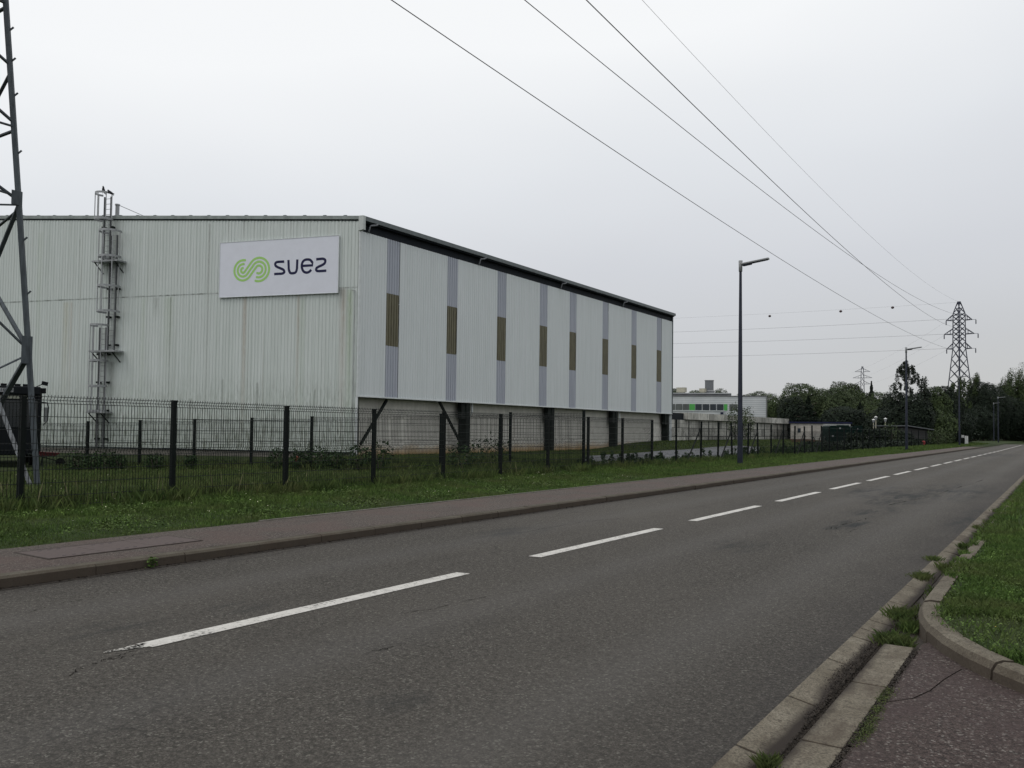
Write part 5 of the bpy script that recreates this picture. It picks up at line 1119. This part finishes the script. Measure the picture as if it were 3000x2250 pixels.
b = MB(); b.box((1.22, -.1, 3.22), (.28, .4, .22)); tb(b, 'air_horn_box', M_TRUCK)
for x_ in (-1.0, -.6, -.2, .3, .6): b = MB(); b.box((x_, .1, 3.43), (.22, .12, .09)); tb(b, 'roof_lamp', M_TRUCK)
b = MB(); b.box((0, -4.2, 1.9), (2.4, 4.1, 2.3)); tb(b, 'load_box', M_TRUCK, .03)
b = MB(); b.box((0, -3.6, .85), (.9, 6.0, .25)); tb(b, 'chassis', M_STEELB)
b = MB(); b.box((-1.0, .29, .85), (.12, .02, .3)); tb(b, 'red_marker', M_RED)
q = at(141, 1336, 34.5); t_ = empty('red_barrow', (q[0], q[1], -.3), 'dull red wheelbarrow tray standing in the grass beside the truck', 'wheelbarrow')
def rl_(mb, name, mat, par, p0):
    mb.v = [tuple(np.array(RT @ Vector(v))+p0) for v in mb.v]; return mb.build(name, mat, par)
p0 = np.array([q[0], q[1], -.3])
b = MB(); vs = [(-.28, -.2, .42), (.20, -.2, .42), (.20, .2, .42), (-.28, .2, .42), (-.36, -.3, .62), (.42, -.3, .56), (.42, .3, .56), (-.36, .3, .62)]; b.add(vs, [(0, 3, 2, 1), (0, 1, 5, 4), (1, 2, 6, 5), (2, 3, 7, 6), (3, 0, 4, 7)]); rl_(b, 'tray', M_REDD, t_, p0)
b = MB(); b.tube([(.45, 0, .18), (.45, .06, .18)], .18, 12); rl_(b, 'wheel', M_RUB, t_, p0)
b = MB()
for s_ in (-.2, .2): b.tube([(.45, s_*.3, .2), (-.2, s_, .40), (-.75, s_*1.2, .55)], .02, 5); b.tube([(-.2, s_, .4), (-.25, s_, .02)], .02, 5)
rl_(b, 'frame', M_STEELB, t_, p0)
q = at(868, 1359, 33.); b = MB(); b.tube([(0, 0, 0), (0, 0, .38)], .035, 8); b.lathe([(.05, .30), (.075, .33), (.075, .43), (.02, .46)], (0, 0, 0), 8); o = b.build('marker_post', M_ORANGE); o.location = (q[0], q[1], float(H(q[0], q[1]))); o.scale = (1, 1, 1.05); tag(o, 'short orange red marker post among the shrubs near the warehouse wall', 'marker post')

# ------------------------------------------------------------------ vegetation
def shrub(px_, py_, Z_, w_, h_, label, group='small dark shrubs along the inner fence', mat=None, n=420, lf=.10):
    q = at(px_, py_, Z_); z_ = float(H(q[0], q[1])); t = empty('shrub', (q[0], q[1], z_), label, 'shrub', group)
    n1 = n; d_ = rng.normal(0, 1, (n1, 3)); d_ /= np.linalg.norm(d_, axis=1)[:, None]; r_ = rng.uniform(.25, 1, n1)[:, None]**.5
    P = d_*r_*np.array([w_/2, w_/2, h_/2])*(1+.2*np.sin(d_[:, :1]*7+px_)) + np.array([0, 0, h_*.52])
    leaves('foliage', P, lf, mat or M_WEED, None, None, .1, parent=t)
    b = MB()
    for k in range(4): a_ = k*1.6; b.tube([(0+q[0], q[1], z_-.05), (q[0]+.2*w_*math.cos(a_), q[1]+.2*w_*math.sin(a_), z_+h_*.7)], .012, 4)
    b.build('stems', M_BARK, t)
SH = [(224, 1348, 31.5, .8, .75, 'dark shrub nearest the truck'), (272, 1352, 31.2, .7, .72, 'dark shrub just right of the first inner fence post'), (312, 1350, 31, .85, .8, 'dark shrub below the foot of the caged ladder'), (348, 1350, 31, .6, .7, 'shrub right of the ladder foot'), (452, 1362, 30.5, .7, .65, 'lone small shrub in front of the plinth'), (560, 1364, 30.5, .5, .6, 'thin shrub by the third inner post'), (818, 1372, 29.5, .9, .8, 'dark shrub left of the orange post'), (880, 1378, 29, .8, .8, 'dark shrub right of the orange post'), (933, 1376, 29, .9, .85, 'shrub beside the fifth inner fence post'), (982, 1376, 28.6, .7, .75, 'shrub below the right end of the gable'), (1050, 1372, 28.5, .9, 1.0, 'larger shrub at the warehouse corner'), (1112, 1368, 28.2, 1.0, 1.0, 'shrub just right of the warehouse corner'), (1355, 1372, 27.5, 1.3, .9, 'low spreading shrub before the first steel column'), (1440, 1365, 30, 1.6, 1.2, 'broad shrub on the mound right of the first column')]
for s_ in SH: shrub(*s_)
for (a_, c_) in ((2165, 'shrub growing behind the block wall left of the lamp pole'),): pass

def tree(kind, px_, ytop, Z_, wid, label, mat, n=2600, leaf=.34, group=None, zb=0.4, trunk=True, seed=0):
    if px_ > 2790: wid *= (Z_+58)/Z_; Z_ += 58
    q = at(px_, ytop, Z_); hgt = float(q[2]); bx, by = float(q[0]), float(q[1])
    t = empty({'conifer': 'conifer_tree', 'birch': 'birch_tree', 'poplar': 'poplar_tree'}.get(kind, 'broadleaf_tree'), (bx, by, 0), label, 'tree', group)
    R = wid/2; L = []; NR = []; leaf = {'birch': .22, 'poplar': .26}.get(kind, .25); n = int(min(20000, 1.25*(2*math.pi*R*hgt)/(leaf*leaf*.32*1.0))) if kind != 'birch' else int(n*3)
    if kind == 'birch':
        for i in range(78):
            tt = rng.uniform(.35, 1)**.8; zz_ = zb+(hgt-zb)*tt; rr = R*min(1, (1.04-tt)*2.4)**.7*rng.uniform(.1, 1.); a_ = rng.uniform(0, 6.28); ln = rng.uniform(.6, 1.7); k = int(n/170)
            s_ = rng.uniform(0, 1, k); L.append(np.c_[rr*math.cos(a_)+rng.normal(0, .10, k), rr*math.sin(a_)+rng.normal(0, .10, k), np.maximum(.3, zz_-ln*s_)])
        k = n//5; tt = rng.uniform(0, .55, k); L.append(np.c_[rng.normal(0, .35*R, k)*(1-tt), rng.normal(0, .35*R, k)*(1-tt), zb+(hgt-zb)*tt])
    elif kind == 'conifer':
        tt = rng.uniform(0, 1, n)**1.4; a_ = rng.uniform(0, 6.28, n); rr = R*(1-tt)*(.55+.45*np.abs(np.sin(tt*26+a_*.0)))*rng.uniform(.5, 1, n)
        L.append(np.c_[rr*np.cos(a_), rr*np.sin(a_), zb+(hgt-zb)*tt-rr*.25])
    else:
        if kind == 'round':
            K_ = 26; cd_ = rng.normal(0, 1, (K_, 3)); cd_[:, 2] = np.abs(cd_[:, 2])*.9; cd_ /= np.linalg.norm(cd_, axis=1)[:, None]; am = rng.uniform(.06, .24, K_)
            d_ = rng.normal(0, 1, (n, 3)); d_ /= np.linalg.norm(d_, axis=1)[:, None]
            lob = ((np.exp(-(1-d_ @ cd_.T)/.045))*am).max(1); rad = (.80+lob+.03*np.sin(d_[:, 0]*17+seed)*np.sin(d_[:, 2]*19))*rng.uniform(.86, 1.02, n); far_ = rng.uniform(0, 1, n) < .05; rad[far_] *= rng.uniform(1.0, 1.10, far_.sum())
            hz_ = np.where(d_[:, 2] < 0, np.maximum(np.hypot(d_[:, 0], d_[:, 1]), .88)/np.maximum(np.hypot(d_[:, 0], d_[:, 1]), 1e-3), 1.)
            rad[d_[:, 2] > 0] *= 1.0; cz = hgt*.50; zk = np.percentile((d_[:, 2]*rad), 99.6); P_ = np.c_[d_[:, 0]*R*rad*hz_, d_[:, 1]*R*rad*hz_, cz+d_[:, 2]*(hgt-cz)*rad/zk]; L.append(P_); NR.append(d_+np.array([0, 0, .35]))
        else:
            for i in range(50):
                a_ = rng.uniform(0, 6.28); rr = R*rng.uniform(.1, .85); tt = rng.uniform(.05, 1); topz = hgt*(1-.28*(rr/R)**1.5)*rng.uniform(.86, 1); c_ = np.array([rr*math.cos(a_), rr*math.sin(a_), zb+(topz-zb)*tt-.4]); sg_ = np.array([.30, .30, .75])*R*.42
                k = n//50; d_ = rng.normal(0, 1, (k, 3)); d_ /= np.linalg.norm(d_, axis=1)[:, None]; L.append(c_+d_*sg_*rng.uniform(.7, 1.2, (k, 1))); NR.append(d_+np.array([0, 0, .35]))
    P = np.concatenate(L); NR = np.concatenate(NR) if NR else np.c_[P[:, :2]/R, np.full(len(P), .4)]
    rr_k = np.hypot(P[:, 0], P[:, 1]); kk = P[:, 2] > .05; P = P[kk]; NR = NR[kk]; ov = P[:, 2] > hgt; P[ov, 2] = hgt-rng.uniform(0, .8, ov.sum())
    SZ = np.full(len(P), leaf)
    if kind in ('round', 'poplar'):
        m_c = 700; dc = rng.normal(0, 1, (m_c, 3)); dc /= np.linalg.norm(dc, axis=1)[:, None]; q_ = .70 if kind == 'round' else .55
        PC = dc*rng.uniform(.6, 1, (m_c, 1))*np.array([R*q_, R*q_, hgt*.5*(q_+.04)])+np.array([0, 0, hgt*.47]); PC[:, 2] = np.maximum(PC[:, 2], .3)
        P = np.r_[P, PC]; NR = np.r_[NR, dc]; SZ = np.r_[SZ, np.full(m_c, 1.5 if kind == 'round' else 1.0)]
    leaves('crown', P, SZ, mat, None, None, .25, parent=t, nr=NR)
    if trunk:
        b = MB(); b.tube([(bx, by, -.2), (bx+.1, by, hgt*.4), (bx-.05, by+.1, hgt*.93)], [.03*hgt*.6, .02*hgt*.6, .02], 7); b.build('trunk', M_BARK, t)
        b = MB()
        for k in range(9):
            a_ = k*2.4; z0_ = hgt*(.2+.07*k); rr = R*.7*(1-.06*k); b.tube([(bx, by, z0_), (bx+rr*.5*math.cos(a_), by+rr*.5*math.sin(a_), z0_+hgt*.07), (bx+rr*math.cos(a_), by+rr*math.sin(a_), z0_+hgt*.10)], [.06, .04, .012], 5)
        b.build('limbs', M_BARK, t)
    return t
gT = 'trees beyond the yard'
TREES = [
 ('round', 1978, 1138, 165, 5, 'treetop peeping over the left end of the office roof', M_TREE_B, 1800, .30), ('round', 2050, 1143, 170, 8, 'faint treetop left of the rooftop cooling tower', M_TREE_B, 1800, .32), ('round', 2103, 1138, 170, 6, 'faint treetop right of the rooftop cooling tower', M_TREE_B, 1800, .32),
 ('round', 2190, 1152, 160, 8, 'pale tree just left of the near lamp pole above the office roof', M_TREE_B, 2600, .30), ('round', 2232, 1146, 156, 9, 'pale green tree rising behind the right end of the office building', M_TREE_B, 3600, .30), ('round', 2272, 1165, 150, 7, 'dull green tree beside the office building corner', M_TREE_A, 3600, .32),
 ('round', 2345, 1122, 128, 8.5, 'large pale topped willow behind the beige prefab', M_TREE_B, 5200, .28), ('round', 2322, 1162, 122, 5, 'dark bushy tree at the left foot of the large willow', M_TREE_C, 3400, .30), ('conifer', 2368, 1160, 118, 7, 'very dark conifer standing close behind the prefab roof', M_TREE_C, 3600, .34), ('round', 2400, 1138, 132, 7.5, 'mid green tree between the two willows', M_TREE_A, 4600, .30),
 ('round', 2448, 1135, 126, 8, 'broad pale willow behind the green containers', M_TREE_B, 5200, .28), ('round', 2474, 1117, 138, 7, 'tall rounded tree with a reddish top left of the small pylon', M_TREE_A, 4200, .30), ('round', 2500, 1124, 142, 6, 'tree just left of the small far pylon', M_TREE_A, 3600, .30), ('round', 2532, 1150, 150, 8, 'thin leafed tree in front of the small far pylon', M_TREE_D, 2600, .28), ('conifer', 2553, 1117, 150, 4.5, 'pointed spruce right of the small far pylon', M_TREE_D, 1800, .28),
 ('round', 2580, 1148, 148, 8, 'loose dark tree left of the birch', M_TREE_A, 3200, .30), ('round', 2560, 1175, 120, 9, 'rounded olive tree behind the lantern posts', M_TREE_A, 4200, .32), ('conifer', 2520, 1180, 118, 8, 'dark conifer behind the smaller container', M_TREE_C, 3600, .34),
 ('birch', 2655, 1055, 108, 4.6, 'tall weeping birch behind the second street lamp', M_TREE_D, 4400, .22), ('birch', 2708, 1098, 116, 2.6, 'slender birch right of the weeping one', M_TREE_D, 1700, .22), ('round', 2625, 1150, 110, 5, 'dense dark tree under the left side of the birch', M_TREE_C, 3800, .30), ('round', 2680, 1150, 106, 5.5, 'dense dark tree under the right side of the birch', M_TREE_C, 4200, .30), ('round', 2735, 1133, 120, 6, 'dark green tree between birch and far pylon', M_TREE_A, 4200, .30), ('round', 2768, 1130, 124, 6, 'dark tree at the left foot of the far pylon', M_TREE_C, 4200, .30),
 ('poplar', 2806, 1096, 134, 4.6, 'poplar growing across the legs of the far pylon', M_TREE_A, 2600, .28), ('poplar', 2852, 1082, 138, 6.5, 'upright poplar group right of the far pylon', M_TREE_A, 4200, .30), ('round', 2880, 1118, 136, 6, 'dark tree filling in below the poplars', M_TREE_C, 4200, .32), ('round', 2905, 1128, 142, 7, 'dark tree behind the two farthest lamp heads', M_TREE_C, 4200, .34),
 ('poplar', 2945, 1080, 150, 7.5, 'tall leafy poplars at the bend of the road', M_TREE_A, 4600, .32), ('poplar', 2988, 1064, 152, 8, 'tall leafy tree at the right edge of the picture', M_TREE_A, 5200, .32), ('round', 3040, 1060, 156, 12, 'big tree just beyond the right edge of the picture', M_TREE_A, 3600, .4),
 ('round', 2940, 1160, 146, 9, 'dark lower tree at the end of the road', M_TREE_C, 4600, .34), ('round', 2840, 1185, 134, 9, 'dark hedge tree behind the white marker posts', M_TREE_C, 4600, .32), ('round', 2780, 1200, 132, 9, 'dark bushy tree right of the board shed', M_TREE_C, 4600, .30), ('round', 2735, 1200, 112, 7, 'olive bushy tree behind the board shed', M_TREE_A, 4000, .30), ('round', 2470, 1190, 116, 8, 'dark tree close behind the large green container', M_TREE_C, 4000, .32), ('round', 2610, 1195, 108, 7, 'dark green bushy tree right of the lantern posts', M_TREE_C, 4200, .30), ('round', 3000, 1185, 150, 9, 'dark hedge tree at the far right end of the road', M_TREE_C, 4200, .34)]
for tr in TREES: tree(tr[0], tr[1], tr[2], tr[3], tr[4], tr[5], tr[6], tr[7], tr[8], gT)
# undergrowth mass behind everything
X = []; 
for (pa, pb_, Z_, h_) in ((1960, 2300, 175, 5.5), (2290, 2620, 165, 6.5), (2600, 2800, 140, 6.0), (2780, 3100, 215, 9.5), (3000, 3400, 200, 10)):
    n_ = 9000; px_ = rng.uniform(pa, pb_, n_); P0 = np.array([at(p_, 1271, Z_) for p_ in (pa, pb_)]); f_ = ((px_-pa)/(pb_-pa))[:, None]; P = P0[0]*(1-f_)+P0[1]*f_
    hh = h_*(.75+.25*np.sin(px_*.11)+.12*np.sin(px_*.37)); P[:, 2] = hh*rng.uniform(0, 1, n_)**.8; P[:, :2] += rng.normal(0, 1.6, (n_, 2)); X.append(P)
leaves('woodland', np.concatenate(X), .55, M_TREE_C, 'dark mass of woodland undergrowth closing the far background', 'woodland', .2)
# bushes behind the block wall by the lamp pole, pale grasses
shrub(2158, 1216, 94, 2.6, 4.2, 'leafy elder bush behind the block wall left of the near lamp pole', 'bushes behind the block wall', M_TREE_A, 1100, .18)
shrub(2185, 1216, 96, 2.4, 3.9, 'sprawling bush behind the block wall right of the near lamp pole', 'bushes behind the block wall', M_TREE_A, 1000, .18)
for (a_, c_, z_, w_, h_) in ((2500, 1300, 86, 1.6, 1.5), (2548, 1296, 92, 2.4, 2.1), (2580, 1294, 90, 2.2, 1.9), (2600, 1296, 94, 2.6, 2.0), (2640, 1292, 92, 2.4, 1.8)):
    shrub(a_, c_, z_, w_, h_, {2500: 'dark low bush before the smaller green container', 2548: 'dark bush right of the white cube tank', 2580: 'dark bush hiding the foot of the lantern posts', 2600: 'dark bush left of the round pale flowering bush', 2640: 'dark bush at the left end of the board shed'}[a_], 'bushes by the far fence', M_TREE_C, 1500, .24)
shrub(2613, 1262, 90, 2.0, 2.6, 'round pale flowering bush right of the lantern posts', 'bushes by the far fence', M_TREE_B, 600, .18)
shrub(2745, 1290, 96, 2.6, 1.9, 'pale reedy bush right of the board shed', 'bushes by the far fence', M_TREE_B, 700, .18)
shrub(2770, 1290, 104, 2.6, 2.2, 'taller pale bush in front of the dark trees', 'bushes by the far fence', M_TREE_B, 700, .18)
